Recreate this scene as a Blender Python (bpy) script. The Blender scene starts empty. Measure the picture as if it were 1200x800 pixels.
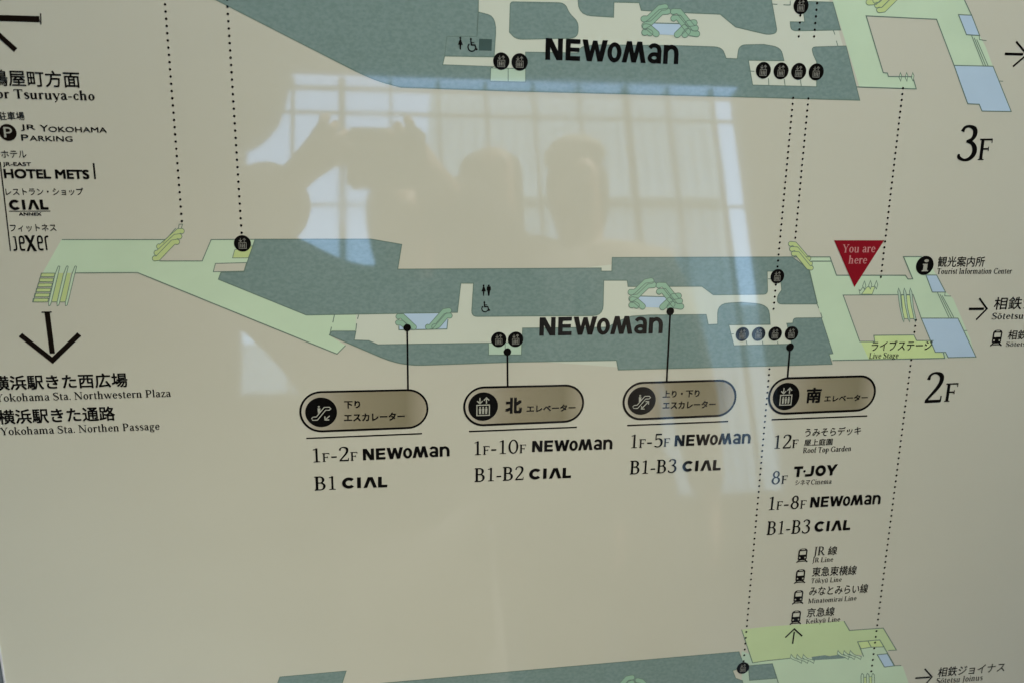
import bpy, bmesh, math, random
from mathutils import Vector, Matrix
random.seed(7)
S = bpy.context.scene
COL = S.collection

# ------------------------------------------------------------------ camera, world, sun, exposure
FPX = 905.0                      # focal length in photo pixels (photo 1200 x 800)
CX, CY = 600.0, 400.0
def camdir(px, py): return Vector((px - CX, py - CY, FPX))
d_h = camdir(6500, 270).normalized()            # board's horizontal
d_up = -camdir(547, 4200).normalized()          # board's slanted "up"
nrm = d_h.cross(d_up)
nrm = nrm.normalized()
if nrm.z > 0: nrm = -nrm                        # towards the viewer
d_h = (d_h - nrm * d_h.dot(nrm)).normalized()
d_up = nrm.cross(d_h).normalized()
TILT = math.radians(27.0)                       # board leans back like a reading desk
Zc = d_up * math.cos(TILT) + nrm * math.sin(TILT)
Xc = d_h
Yc = Zc.cross(Xc)
W = Matrix((Xc, Yc, Zc))                        # camera space -> world
def wdir(px, py): return (W @ camdir(px, py)).normalized()
N = (W @ nrm).normalized(); U = (W @ d_h).normalized(); V = (W @ d_up).normalized()
P0 = Vector((0, 0, 1.05))
DIST = 0.66
w0 = wdir(CX, CY)
CAM = P0 + w0 * (-DIST / -w0.dot(N))
cam_d = bpy.data.cameras.new('camera'); cam_d.sensor_width = 36.0; cam_d.lens = FPX / 1200 * 36
cam_d.clip_start = 0.01; cam_d.clip_end = 3000
cam_d.dof.use_dof = True; cam_d.dof.focus_distance = .69; cam_d.dof.aperture_fstop = 6.5
cam = bpy.data.objects.new('camera', cam_d); COL.objects.link(cam)
ex, ey, ez = W @ Vector((1, 0, 0)), W @ Vector((0, 1, 0)), W @ Vector((0, 0, 1))
m3 = Matrix((ex, -ey, -ez)).transposed()
cam.matrix_world = Matrix.Translation(CAM) @ m3.to_4x4()
S.camera = cam

SUN_EL, SUN_AZ = 62.0, 78.0                     # soft high sun from the right
world = bpy.data.worlds.new("World"); S.world = world; world.use_nodes = True
nt = world.node_tree; nt.nodes.clear()
sky = nt.nodes.new('ShaderNodeTexSky'); sky.sky_type = 'NISHITA'; sky.sun_disc = False
sky.sun_elevation = math.radians(SUN_EL); sky.sun_rotation = math.radians(SUN_AZ)
sky.air_density = 1.0; sky.dust_density = 1.2; sky.ozone_density = 1.0
bg = nt.nodes.new('ShaderNodeBackground'); bg.inputs[1].default_value = 0.15
out = nt.nodes.new('ShaderNodeOutputWorld')
nt.links.new(sky.outputs[0], bg.inputs[0]); nt.links.new(bg.outputs[0], out.inputs[0])
sun_d = bpy.data.lights.new('sun', 'SUN'); sun_d.energy = 0.95; sun_d.angle = math.radians(10); sun_d.color = (1, .95, .88)
sun = bpy.data.objects.new('sun', sun_d); COL.objects.link(sun)
sv = Vector((math.sin(math.radians(SUN_AZ)) * math.cos(math.radians(SUN_EL)), math.cos(math.radians(SUN_AZ)) * math.cos(math.radians(SUN_EL)), math.sin(math.radians(SUN_EL))))
sun.rotation_euler = sv.to_track_quat('Z', 'Y').to_euler(); sun.location = (0, 3, 12)
S.view_settings.view_transform = 'Standard'; S.view_settings.look = 'None'
S.view_settings.exposure = 2.92; S.view_settings.gamma = 1.0

# ------------------------------------------------------------------ pixel -> board plane
def hit(px, py):
    w = wdir(px, py); t = (P0 - CAM).dot(N) / w.dot(N)
    return CAM + w * t
def uv(px, py):
    p = hit(px, py) - P0
    return Vector((p.dot(U), p.dot(V)))
def refl(px, py):
    w = wdir(px, py)
    return hit(px, py), (w - N * 2 * w.dot(N)).normalized()
def refl_at(px, py, dist):
    p, r = refl(px, py); return p + r * dist
def refl_y(px, py, y):
    p, r = refl(px, py); return p + r * ((y - p.y) / r.y)
def scl(px, py): return (uv(px + 1, py) - uv(px, py)).length      # metres per pixel there
def P3(a, h=0.0):
    return P0 + U * a[0] + V * a[1] + N * h

# ------------------------------------------------------------------ materials
def lin(c):
    c /= 255.0
    return c / 12.92 if c <= .04045 else ((c + .055) / 1.055) ** 2.4
K = 1.40
WB = (0.96, 1.03, 1.10)              # printed inks are seen under bluish daylight
def disp(r, g, b, k=K): return tuple(min(.9, lin(x) * k * w) for x, w in zip((r, g, b), WB)) + (1,)
def new_mat(name):
    m = bpy.data.materials.new(name); m.use_nodes = True
    return m, m.node_tree, m.node_tree.nodes['Principled BSDF']
def ink(name, rgb, rgb2=None, scale=60, k=K, soft=0.03):
    """printed colour under one clear gloss film"""
    m, t, b = new_mat(name)
    b.inputs['Roughness'].default_value = .045
    b.inputs['IOR'].default_value = 1.5
    b.inputs['Coat Weight'].default_value = 1.0
    b.inputs['Coat Roughness'].default_value = .018
    b.inputs['Coat IOR'].default_value = 1.5
    tc = t.nodes.new('ShaderNodeTexCoord')
    n1 = t.nodes.new('ShaderNodeTexNoise'); n1.inputs['Scale'].default_value = scale; n1.inputs['Detail'].default_value = 6
    mp = t.nodes.new('ShaderNodeMapping'); mp.inputs['Scale'].default_value = (.8, 1.15, 1.15)
    t.links.new(tc.outputs['Object'], mp.inputs['Vector']); t.links.new(mp.outputs[0], n1.inputs['Vector'])
    r = t.nodes.new('ShaderNodeValToRGB')
    c1 = disp(*rgb, k=k)
    if rgb2 is None:
        r.color_ramp.elements[0].color = tuple(x * (1 - soft) for x in c1[:3]) + (1,)
        r.color_ramp.elements[1].color = tuple(x * (1 + soft) for x in c1[:3]) + (1,)
        r.color_ramp.elements[0].position = .3; r.color_ramp.elements[1].position = .7
    else:
        r.color_ramp.elements[0].color = c1; r.color_ramp.elements[1].color = disp(*rgb2, k=k)
        r.color_ramp.elements[0].position = .36; r.color_ramp.elements[1].position = .64
    t.links.new(n1.outputs['Fac'], r.inputs[0]); t.links.new(r.outputs[0], b.inputs['Base Color'])
    n2 = t.nodes.new('ShaderNodeTexNoise'); n2.inputs['Scale'].default_value = 7; n2.inputs['Detail'].default_value = 4
    mr = t.nodes.new('ShaderNodeMapRange'); mr.inputs[1].default_value = .45; mr.inputs[2].default_value = .8; mr.inputs[3].default_value = .012; mr.inputs[4].default_value = .09
    t.links.new(tc.outputs['Object'], n2.inputs['Vector']); t.links.new(n2.outputs['Fac'], mr.inputs[0]); t.links.new(mr.outputs[0], b.inputs['Coat Roughness'])
    return m
M = {}
M['cream'] = ink('cream_print', (164, 161, 141), scale=9, soft=.015)
M['corridor'] = ink('corridor_print', (170, 173, 153), scale=20, soft=.02)
M['shop'] = ink('shop_block_print', (96, 113, 104), (105, 121, 112), scale=340)
M['green'] = ink('walkway_green_print', (162, 178, 147), scale=25, soft=.03)
M['lime'] = ink('lime_green_print', (160, 174, 128), scale=25, soft=.03)
M['yellow'] = ink('stage_yellow_print', (168, 182, 124), scale=25)
M['escal'] = ink('escalator_lime_print', (158, 170, 112), scale=25)
M['jade'] = ink('escalator_green_print', (122, 150, 124), scale=25)
M['blue'] = ink('pale_blue_print', (150, 167, 175), scale=25)
M['niche'] = ink('lift_lobby_print', (152, 169, 145), scale=25)
M['square'] = ink('dark_square_print', (56, 72, 66))
M['line'] = ink('outline_print', (88, 104, 90))
M['black'] = ink('black_print', (15, 14, 12), k=1.0)
M['brown'] = ink('warm_black_print', (24, 18, 13), k=1.0)
M['pill'] = ink('khaki_print', (122, 114, 90), (132, 124, 99), scale=14)
mp_, nt_ = M['pill'], M['pill'].node_tree
tc_ = nt_.nodes.new('ShaderNodeTexCoord'); sx_ = nt_.nodes.new('ShaderNodeSeparateXYZ'); rp_ = nt_.nodes.new('ShaderNodeValToRGB')
nt_.links.new(tc_.outputs['Generated'], sx_.inputs[0]); nt_.links.new(sx_.outputs[0], rp_.inputs[0])
rp_.color_ramp.elements[0].color = disp(158, 152, 134); rp_.color_ramp.elements[1].color = disp(140, 132, 110)
for pos_, c_ in ((.12, (141, 134, 114)), (.45, (121, 113, 89)), (.82, (112, 105, 81))):
    e_ = rp_.color_ramp.elements.new(pos_); e_.color = disp(*c_)
nt_.links.new(rp_.outputs[0], nt_.nodes['Principled BSDF'].inputs['Base Color'])
M['pale'] = ink('pictogram_print', (138, 136, 120))
M['dim'] = ink('small_pictogram_print', (104, 102, 91))
M['red'] = ink('red_print', (112, 18, 26))
M['pink'] = ink('marker_lettering_print', (160, 110, 104))
def plain(name, rgb, rough=.5, metal=0.0, n=.12, scale=8.0):
    m, t, b = new_mat(name)
    b.inputs['Roughness'].default_value = rough; b.inputs['Metallic'].default_value = metal
    n1 = t.nodes.new('ShaderNodeTexNoise'); n1.inputs['Scale'].default_value = scale; n1.inputs['Detail'].default_value = 5
    tc = t.nodes.new('ShaderNodeTexCoord'); t.links.new(tc.outputs['Object'], n1.inputs['Vector'])
    r = t.nodes.new('ShaderNodeValToRGB')
    r.color_ramp.elements[0].color = tuple(x * (1 - n) for x in rgb) + (1,)
    r.color_ramp.elements[1].color = tuple(min(1, x * (1 + n)) for x in rgb) + (1,)
    t.links.new(n1.outputs['Fac'], r.inputs[0]); t.links.new(r.outputs[0], b.inputs['Base Color'])
    return m
M['alu'] = plain('grey_anodised_lip', (.42, .45, .46), .5)
M['channel'] = plain('dark_grey_metal', (.13, .155, .165), .5)
M['paving'] = plain('stone_paving', (.17, .16, .145), .7)
M['wall'] = plain('dark_wall_panels', (.10, .09, .075), .8)
M['soffit'] = plain('canopy_soffit', (.12, .105, .085), .8)
M['mull'] = plain('window_frame_grey', (.20, .19, .17), .5)
M['concrete'] = plain('pale_concrete', (.44, .53, .56), .8)
M['skin'] = plain('skin', (.42, .27, .20), .5, n=.05)
M['cloth_dark'] = plain('dark_cloth', (.03, .03, .035), .9)
M['cloth_grey'] = plain('grey_cloth', (.22, .22, .215), .9)
M['cloth_light'] = plain('beige_cloth', (.45, .41, .35), .9)
M['hair'] = plain('dark_hair', (.05, .04, .033), .5)
M['cam'] = plain('black_camera_body', (.02, .02, .02), .4)
def glassmat():
    m, t, b = new_mat('window_glass'); t.nodes.remove(b)
    o = t.nodes['Material Output']; tr = t.nodes.new('ShaderNodeBsdfTransparent'); tr.inputs[0].default_value = (.92, .96, .97, 1)
    gl = t.nodes.new('ShaderNodeBsdfGlossy'); gl.inputs['Roughness'].default_value = .02
    fr = t.nodes.new('ShaderNodeFresnel'); fr.inputs[0].default_value = 1.45; mx = t.nodes.new('ShaderNodeMixShader')
    t.links.new(fr.outputs[0], mx.inputs[0]); t.links.new(tr.outputs[0], mx.inputs[1]); t.links.new(gl.outputs[0], mx.inputs[2]); t.links.new(mx.outputs[0], o.inputs[0])
    return m
M['glass'] = glassmat()

# ------------------------------------------------------------------ object helpers
def tag(o, label=None, cat=None, group=None, kind=None):
    for k, v in (('label', label), ('category', cat), ('group', group), ('kind', kind)):
        if v: o[k] = v
    return o
def empty(name, loc, label, cat, group=None):
    o = bpy.data.objects.new(name, None); COL.objects.link(o); o.location = loc; o.empty_display_size = .1
    return tag(o, label, cat, group)
def link_mesh(name, me, parent=None, smooth=False):
    o = bpy.data.objects.new(name, me); COL.objects.link(o)
    if parent is not None:
        o.parent = parent
    if smooth:
        for p in me.polygons: p.use_smooth = True
    return o
BOARD_BASE = Vector((0, 0.16, 0.0))
board = empty('map_board', BOARD_BASE, 'glossy cream station floor guide board on slanted stand, with green floor plans and Japanese lettering', 'map board')

class Print:
    """flat printed artwork gathered as (uv polygon, height, material) -> one mesh"""
    def __init__(self): self.polys = []; self.mats = []
    def mi(self, m):
        if m not in self.mats: self.mats.append(m)
        return self.mats.index(m)
    def poly(self, pts, h, m): self.polys.append(([Vector(p) for p in pts], h, self.mi(m)))
    def build(self, name, parent, label=None):
        bm = bmesh.new()
        off = BOARD_BASE
        for pts, h, mi in self.polys:
            vs = [bm.verts.new(P3(p, h * FILM) - off) for p in pts]
            try: f = bm.faces.new(vs)
            except ValueError: continue
            f.material_index = mi; f.normal_update()
            if f.normal.dot(N) < 0: f.normal_flip()
        big = [f for f in bm.faces if len(f.verts) > 4]
        if big: bmesh.ops.triangulate(bm, faces=big, quad_method='BEAUTY', ngon_method='EAR_CLIP')
        bm.normal_update()
        for f in bm.faces:
            if f.normal.dot(N) < 0: f.normal_flip()
        me = bpy.data.meshes.new(name); bm.to_mesh(me); bm.free()
        for m in self.mats: me.materials.append(M[m])
        o = link_mesh(name, me, parent)
        if label: o['label'] = label
        return o

def rounded(pts, n=5):
    """pixel polygon; a third number rounds that corner (radius in pixels)"""
    o = []
    L = len(pts)
    for i, p in enumerate(pts):
        if len(p) == 2: o.append(Vector(p)); continue
        c = Vector(p[:2]); a = Vector(pts[i - 1][:2]); b = Vector(pts[(i + 1) % L][:2]); r = p[2]
        pa = c + (a - c).normalized() * min(r, (a - c).length * .48); pb = c + (b - c).normalized() * min(r, (b - c).length * .48)
        for k in range(n + 1):
            t = k / n; o.append(pa * (1 - t) ** 2 + c * 2 * t * (1 - t) + pb * t * t)
    return o
def pxs(pts): return [uv(p[0], p[1]) for p in pts]
def stroke_uv(P, pts, w, h, m, closed=False):
    """mitred band of width w (metres) along uv points"""
    q = [Vector(p) for p in pts]
    c = [q[0]]
    for p in q[1:]:
        if (p - c[-1]).length > 1e-6: c.append(p)
    q = c
    if closed and (q[0] - q[-1]).length < 1e-6: q.pop()
    n = len(q)
    if n < 2: return
    ws = w if isinstance(w, (list, tuple)) else [w] * n
    if len(ws) != n: ws = [ws[0]] * n
    Lp, Rp = [], []
    for i in range(n):
        a = q[i - 1] if (i > 0 or closed) else None
        b = q[(i + 1) % n] if (i < n - 1 or closed) else None
        d1 = (q[i] - a).normalized() if a is not None else None
        d2 = (b - q[i]).normalized() if b is not None else None
        if d1 is None: d1 = d2
        if d2 is None: d2 = d1
        n1 = Vector((-d1.y, d1.x)); n2 = Vector((-d2.y, d2.x)); mm = n1 + n2
        if mm.length < 1e-4: mm = n1
        mm.normalize(); k = min(1 / max(mm.dot(n1), .35), 2.2)
        Lp.append(q[i] + mm * ws[i] * .5 * k); Rp.append(q[i] - mm * ws[i] * .5 * k)
    for i in range(n if closed else n - 1):
        j = (i + 1) % n
        P.poly([Lp[i], Lp[j], Rp[j], Rp[i]], h, m)
def line_px(P, pts, wpx, h, m, closed=False):
    c = pts[len(pts) // 2]
    stroke_uv(P, pxs(pts), wpx * scl(c[0], c[1]), h, m, closed)
def disc_uv(P, c, r, h, m, n=28):
    P.poly([(c[0] + r * math.cos(2 * math.pi * k / n), c[1] + r * math.sin(2 * math.pi * k / n)) for k in range(n)], h, m)

FILM = .25
# layer heights over the board face (metres): thin printed films
H1, H2, H3, H4, H5, H6, H7, H8 = [.00008 * k for k in range(1, 9)]

# ------------------------------------------------------------------ board body
uL = uv(7.2, 800)[0]; uR = uv(1420, 400)[0]; vT = uv(600, -150)[1]; vB = uv(600, 960)[1]
def solid_box(name, u0, u1, v0, v1, h0, h1, mat, parent, bev=0.0):
    bm = bmesh.new()
    vs = [bm.verts.new(P3((u, v), h) - BOARD_BASE) for h in (h0, h1) for (u, v) in ((u0, v0), (u1, v0), (u1, v1), (u0, v1))]
    for f in ((3, 2, 1, 0), (4, 5, 6, 7), (0, 1, 5, 4), (1, 2, 6, 5), (2, 3, 7, 6), (3, 0, 4, 7)): bm.faces.new([vs[i] for i in f])
    if bev: bmesh.ops.bevel(bm, geom=bm.edges[:], offset=bev, segments=2, affect='EDGES')
    bmesh.ops.recalc_face_normals(bm, faces=bm.faces)
    me = bpy.data.meshes.new(name); bm.to_mesh(me); bm.free(); me.materials.append(M[mat])
    return link_mesh(name, me, parent)
solid_box('panel', uL, uR, vB, vT, -.012, 0, 'cream', board)
def frame_mesh(name, pad0, pad1, h0, h1, mat):
    bm = bmesh.new()
    def ring(pad, h): return [bm.verts.new(P3(p, h) - BOARD_BASE) for p in ((uL - pad, vB - pad), (uR + pad, vB - pad), (uR + pad, vT + pad), (uL - pad, vT + pad))]
    a, b, c, d = ring(pad0, h0), ring(pad0, h1), ring(pad1, h1), ring(pad1, h0)
    for r, s in ((a, b), (b, c), (c, d), (d, a)):
        for i in range(4):
            j = (i + 1) % 4; bm.faces.new((r[i], r[j], s[j], s[i]))
    bmesh.ops.recalc_face_normals(bm, faces=bm.faces)
    me = bpy.data.meshes.new(name); bm.to_mesh(me); bm.free(); me.materials.append(M[mat])
    return link_mesh(name, me, board)
frame_mesh('frame_lip', .0002, .0013, -.012, .0012, 'alu')
frame_mesh('frame', .0015, .030, -.02, .0004, 'channel')
solid_box('back_sheet', uL - .001, uR + .001, vB - .001, vT + .001, -.022, -.0125, 'channel', board)
for sx in (-.35, .35):
    bm = bmesh.new()
    top = P3((sx, 0), -.03)
    bmesh.ops.create_cube(bm, size=1)
    for v in bm.verts:
        z = v.co.z + .5
        v.co = Vector((sx + v.co.x * .06, top.y + .03 + v.co.y * .05, z * (top.z - .02 + v.co.y * .03))) - BOARD_BASE
    bmesh.ops.bevel(bm, geom=bm.edges[:], offset=.004, segments=2, affect='EDGES')
    me = bpy.data.meshes.new('post'); bm.to_mesh(me); bm.free(); me.materials.append(M['channel'])
    link_mesh('post', me, board)

# ------------------------------------------------------------------ lettering
SW, HR = 94, 44
def gl_arc(cx, cy, rx, ry, a0, a1, thick=SW, thin=HR, const=False):
    n = max(6, int(abs(a1 - a0) / 12)); o = []
    for k in range(n + 1):
        a = math.radians(a0 + (a1 - a0) * k / n); c, s = math.cos(a), math.sin(a)
        t = thick if const else thin + (thick - thin) * abs(c) ** 1.5
        o.append(((cx + rx * c, cy + ry * s), (cx + (rx - t) * c, cy + (ry - (t if const else min(t, thin + (thick - thin) * abs(c) ** 1.5))) * s)))
    return [[o[k][0], o[k + 1][0], o[k + 1][1], o[k][1]] for k in range(n)]
def gl_curve(p):
    q = []
    for i in range(len(p) - 1):
        a = p[max(i - 1, 0)]; b = p[i]; c = p[i + 1]; d = p[min(i + 2, len(p) - 1)]
        for k in range(5):
            t = k / 5
            q.append([.5 * (2 * b[j] + (c[j] - a[j]) * t + (2 * a[j] - 5 * b[j] + 4 * c[j] - d[j]) * t * t + (3 * b[j] - a[j] - 3 * c[j] + d[j]) * t ** 3) for j in range(3)])
    q.append(list(p[-1])); L, R = [], []
    for i, s in enumerate(q):
        a = q[max(i - 1, 0)]; b = q[min(i + 1, len(q) - 1)]
        d = Vector((b[0] - a[0], b[1] - a[1])); d = d.normalized() if d.length else Vector((1, 0))
        L.append((s[0] - d.y * s[2] / 2, s[1] + d.x * s[2] / 2)); R.append((s[0] + d.y * s[2] / 2, s[1] - d.x * s[2] / 2))
    return [[L[i], L[i + 1], R[i + 1], R[i]] for i in range(len(q) - 1)]
WT = 1.24
def heavier(g, w):
    k = g[0]
    if k == 'v': return (k, g[1], g[2], g[3], (g[4] if len(g) > 4 else SW) * w)
    if k == 'h': return (k, g[1], g[2], g[3], (g[4] if len(g) > 4 else HR) * w)
    if k == 'l': return g[:5] + (g[5] * w,)
    if k == 'c': return (k, [(x, y, t * w) for x, y, t in g[1]])
    if k == 'a': return g[:7] + ((g[7] if len(g) > 7 else SW) * w, (g[8] if len(g) > 8 else HR) * w)
    return g
def shapes(defs, weight=1.0):
    o = []
    for g in defs:
        if weight != 1.0: g = heavier(g, weight)
        k = g[0]
        if k == 'v':
            x, y0, y1 = g[1:4]; w = g[4] if len(g) > 4 else SW
            o.append([(x - w / 2, y0), (x + w / 2, y0), (x + w / 2, y1), (x - w / 2, y1)])
        elif k == 'h':
            x0, x1, y = g[1:4]; t = g[4] if len(g) > 4 else HR
            o.append([(x0, y - t / 2), (x1, y - t / 2), (x1, y + t / 2), (x0, y + t / 2)])
        elif k == 'l':
            x0, y0, x1, y1, w = g[1:6]
            o.append([(x0 - w / 2, y0), (x0 + w / 2, y0), (x1 + w / 2, y1), (x1 - w / 2, y1)])
        elif k == 's':      # foot serif
            x, y, hf = g[1:4]; b = min(hf, 52)
            o.append([(x - hf, y), (x + hf, y), (x + hf, y + 26), (x + b, y + 44), (x - b, y + 44), (x - hf, y + 26)])
        elif k == 'S':      # head serif hanging down from y
            x, y, hf = g[1:4]; b = min(hf, 52)
            o.append([(x - hf, y), (x + hf, y), (x + hf, y - 26), (x + b, y - 44), (x - b, y - 44), (x - hf, y - 26)])
        elif k == 'f':      # flag at the head of a lower-case stem
            x, y = g[1:3]
            o.append([(x - 105, y - 22), (x - 105, y - 44), (x - 30, y - 70), (x + 30, y - 40), (x + 30, y + 8)])
        elif k == 'a': o += gl_arc(*g[1:])
        elif k == 'A': o += gl_arc(g[1], g[2], g[3], g[4], g[5], g[6], g[7], g[7], True)
        elif k == 'c': o += gl_curve(g[1])
        elif k == 'd':
            x, y, r = g[1:4]; o.append([(x + r * math.cos(2 * math.pi * t / 12), y + r * math.sin(2 * math.pi * t / 12)) for t in range(12)])
    return o
HUMP = lambda x: [('c', [(x + 25, 370, 30), (x + 90, 440, 44), (x + 170, 462, 58), (x + 245, 410, 80), (x + 260, 310, 82)]), ('v', x + 260, 0, 330), ('s', x + 260, 0, 108)]
G = {
 'B': (590, [('v', 140, 0, 700), ('h', 30, 330, 683), ('h', 140, 340, 372), ('h', 30, 340, 17), ('a', 310, 527, 180, 173, -90, 90), ('a', 330, 195, 205, 195, -90, 90)]),
 'C': (650, [('a', 370, 350, 330, 362, 42, 318), ('v', 615, 500, 690, 28)]),
 'F': (560, [('v', 140, 0, 700), ('s', 140, 0, 118), ('h', 25, 510, 683), ('h', 140, 400, 368), ('v', 497, 560, 700, 28), ('v', 392, 292, 444, 26)]),
 'G': (700, [('a', 370, 350, 330, 362, 42, 330), ('v', 615, 500, 690, 28), ('v', 600, 40, 320), ('h', 510, 690, 318, 34)]),
 'I': (300, [('v', 150, 0, 700), ('s', 150, 0, 120), ('S', 150, 700, 120)]),
 'J': (330, [('c', [(170, 690, 84), (170, 300, 84), (168, 20, 80), (130, -110, 60), (40, -160, 40)]), ('S', 170, 700, 120)]),
 'K': (660, [('v', 140, 0, 700), ('s', 140, 0, 118), ('S', 140, 700, 118), ('l', 540, 690, 200, 330, 44), ('l', 270, 400, 580, 0, 96), ('S', 540, 700, 100), ('s', 580, 0, 95)]),
 'L': (560, [('v', 140, 0, 700), ('S', 140, 700, 118), ('h', 25, 510, 17), ('v', 505, 0, 180, 28)]),
 'M': (860, [('v', 130, 0, 690, 38), ('l', 150, 700, 420, 40, 96), ('l', 420, 40, 680, 700, 38), ('v', 710, 0, 700), ('s', 130, 0, 100), ('s', 710, 0, 118), ('S', 110, 700, 90), ('S', 730, 700, 95)]),
 'N': (740, [('v', 130, 0, 690, 38), ('l', 130, 700, 610, 0, 100), ('v', 610, 10, 700, 38), ('s', 130, 0, 100), ('S', 110, 700, 90), ('S', 610, 700, 100)]),
 'P': (570, [('v', 140, 0, 700), ('s', 140, 0, 122), ('h', 25, 330, 683), ('h', 140, 330, 322), ('a', 320, 503, 205, 198, -90, 90)]),
 'R': (640, [('v', 140, 0, 700), ('s', 140, 0, 122), ('h', 25, 330, 683), ('h', 140, 330, 347), ('a', 320, 515, 195, 186, -90, 90), ('l', 310, 350, 560, 0, 96), ('s', 585, 0, 80)]),
 'S': (530, [('c', [(430, 590, 30), (390, 655, 36), (270, 684, 40), (140, 640, 74), (100, 540, 86), (170, 430, 92), (330, 345, 94), (430, 250, 90), (445, 150, 84), (380, 52, 62), (250, 14, 40), (130, 38, 36), (75, 120, 30)]), ('v', 445, 530, 690, 26), ('v', 65, 10, 175, 26)]),
 'T': (610, [('v', 305, 0, 700), ('s', 305, 0, 122), ('h', 30, 580, 683), ('v', 42, 545, 700, 28), ('v', 568, 545, 700, 28)]),
 'Y': (620, [('v', 310, 0, 330), ('s', 310, 0, 120), ('l', 100, 690, 310, 300, 92), ('l', 530, 690, 322, 300, 40), ('S', 100, 700, 105), ('S', 530, 700, 95)]),
 'a': (450, [('c', [(80, 360, 62), (110, 435, 46), (205, 466, 42), (300, 425, 70), (320, 330, 84)]), ('v', 320, 30, 350), ('c', [(320, 285, 32), (205, 258, 44), (108, 195, 74), (88, 112, 84), (128, 35, 62), (205, 14, 42), (315, 90, 36)]), ('c', [(320, 80, 80), (350, 20, 50), (430, 36, 28)])]),
 'c': (430, [('a', 240, 240, 205, 250, 52, 315), ('d', 360, 378, 44)]),
 'd': (520, [('a', 225, 240, 195, 250, 0, 360), ('v', 395, 0, 740), ('f', 395, 735), ('h', 395, 490, 16, 32)]),
 'e': (450, [('a', 235, 240, 200, 250, 8, 320), ('h', 70, 420, 268, 34)]),
 'f': (310, [('v', 150, 0, 600), ('s', 150, 0, 115), ('c', [(150, 560, 84), (168, 670, 66), (240, 722, 44), (320, 695, 60)]), ('h', 45, 300, 462, 34)]),
 'g': (470, [('a', 210, 315, 170, 165, 0, 360, 74), ('a', 225, -90, 205, 122, 0, 360, 66), ('c', [(130, 190, 40), (85, 115, 56), (140, 45, 66), (310, 25, 60)]), ('h', 340, 455, 452, 50)]),
 'h': (540, [('v', 120, 0, 740), ('s', 120, 0, 108), ('f', 120, 735)] + HUMP(120)),
 'i': (265, [('v', 130, 0, 470), ('s', 130, 0, 112), ('f', 130, 470), ('d', 130, 635, 54)]),
 'k': (530, [('v', 120, 0, 740), ('s', 120, 0, 108), ('f', 120, 735), ('l', 400, 465, 180, 225, 40), ('l', 240, 290, 440, 0, 92), ('s', 440, 0, 90), ('S', 400, 478, 90)]),
 'l': (265, [('v', 130, 0, 740), ('s', 130, 0, 112), ('f', 130, 735)]),
 'm': (810, [('v', 120, 0, 470), ('s', 120, 0, 108), ('f', 120, 470)] + HUMP(120) + HUMP(390)),
 'n': (540, [('v', 120, 0, 470), ('s', 120, 0, 108), ('f', 120, 470)] + HUMP(120)),
 'o': (480, [('a', 238, 240, 210, 250, 0, 360)]),
 'p': (520, [('v', 120, -220, 470), ('s', 120, -220, 110), ('f', 120, 470), ('a', 285, 240, 195, 250, 0, 360)]),
 'r': (375, [('v', 120, 0, 470), ('s', 120, 0, 112), ('f', 120, 470), ('c', [(150, 350, 34), (220, 440, 54), (310, 440, 70)]), ('d', 322, 415, 44)]),
 's': (390, [('c', [(318, 370, 30), (255, 458, 40), (160, 452, 56), (100, 375, 80), (165, 290, 84), (270, 222, 86), (318, 130, 80), (262, 32, 54), (170, 14, 40), (70, 100, 28)])]),
 't': (315, [('c', [(140, 600, 50), (140, 400, 84), (140, 100, 82), (185, 18, 56), (295, 50, 30)]), ('h', 35, 290, 462, 34)]),
 'u': (545, [('c', [(120, 470, 84), (120, 140, 84), (150, 40, 72), (235, 14, 48), (360, 95, 36)]), ('v', 385, 0, 470), ('f', 120, 470), ('f', 385, 470), ('h', 385, 480, 16, 32)]),
 'v': (470, [('l', 70, 475, 245, 0, 90), ('l', 410, 475, 245, 0, 40), ('S', 70, 480, 85), ('S', 410, 480, 75)]),
 'w': (700, [('l', 70, 475, 225, 0, 90), ('l', 355, 475, 225, 0, 40), ('l', 355, 475, 490, 0, 90), ('l', 640, 475, 490, 0, 40), ('S', 70, 480, 85), ('S', 640, 480, 75), ('S', 350, 480, 70)]),
 'y': (480, [('l', 70, 475, 250, 0, 90), ('l', 415, 475, 195, -150, 42), ('d', 135, -165, 48), ('S', 70, 480, 85), ('S', 415, 480, 75)]),
 'z': (430, [('h', 55, 385, 458, 40), ('l', 345, 460, 80, 20, 92), ('h', 45, 395, 20, 40), ('v', 62, 350, 478, 26), ('v', 392, 0, 130, 26)]),
 '.': (190, [('d', 95, 46, 54)]), '-': (330, [('h', 45, 285, 225, 56)]),
 '0': (540, [('a', 270, 350, 235, 360, 0, 360, 76)]),
 '1': (470, [('v', 250, 0, 695, 74), ('s', 250, 0, 150), ('c', [(250, 690, 40), (180, 640, 34), (95, 622, 30)])]),
 '2': (520, [('c', [(85, 540, 66), (120, 650, 48), (245, 696, 42), (385, 640, 80), (412, 520, 84), (350, 370, 76), (200, 180, 58), (85, 45, 46)]), ('h', 62, 450, 28, 56), ('v', 455, 10, 150, 28)]),
 '3': (510, [('c', [(95, 590, 70), (140, 672, 48), (250, 696, 44), (375, 640, 78), (398, 530, 84), (340, 430, 62), (215, 388, 36)]), ('c', [(215, 388, 36), (350, 352, 62), (432, 240, 88), (420, 120, 86), (330, 30, 62), (205, 6, 42), (80, 60, 60), (72, 130, 40)])]),
 '5': (510, [('v', 135, 370, 690, 38), ('h', 118, 425, 662, 62), ('c', [(135, 395, 36), (260, 442, 42), (395, 370, 80), (428, 230, 88), (390, 90, 76), (255, 10, 46), (80, 55, 56)])]),
 '8': (530, [('a', 265, 522, 175, 183, 0, 360, 78), ('a', 265, 192, 215, 200, 0, 360, 82)]),
 ' ': (235, []),
}
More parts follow.
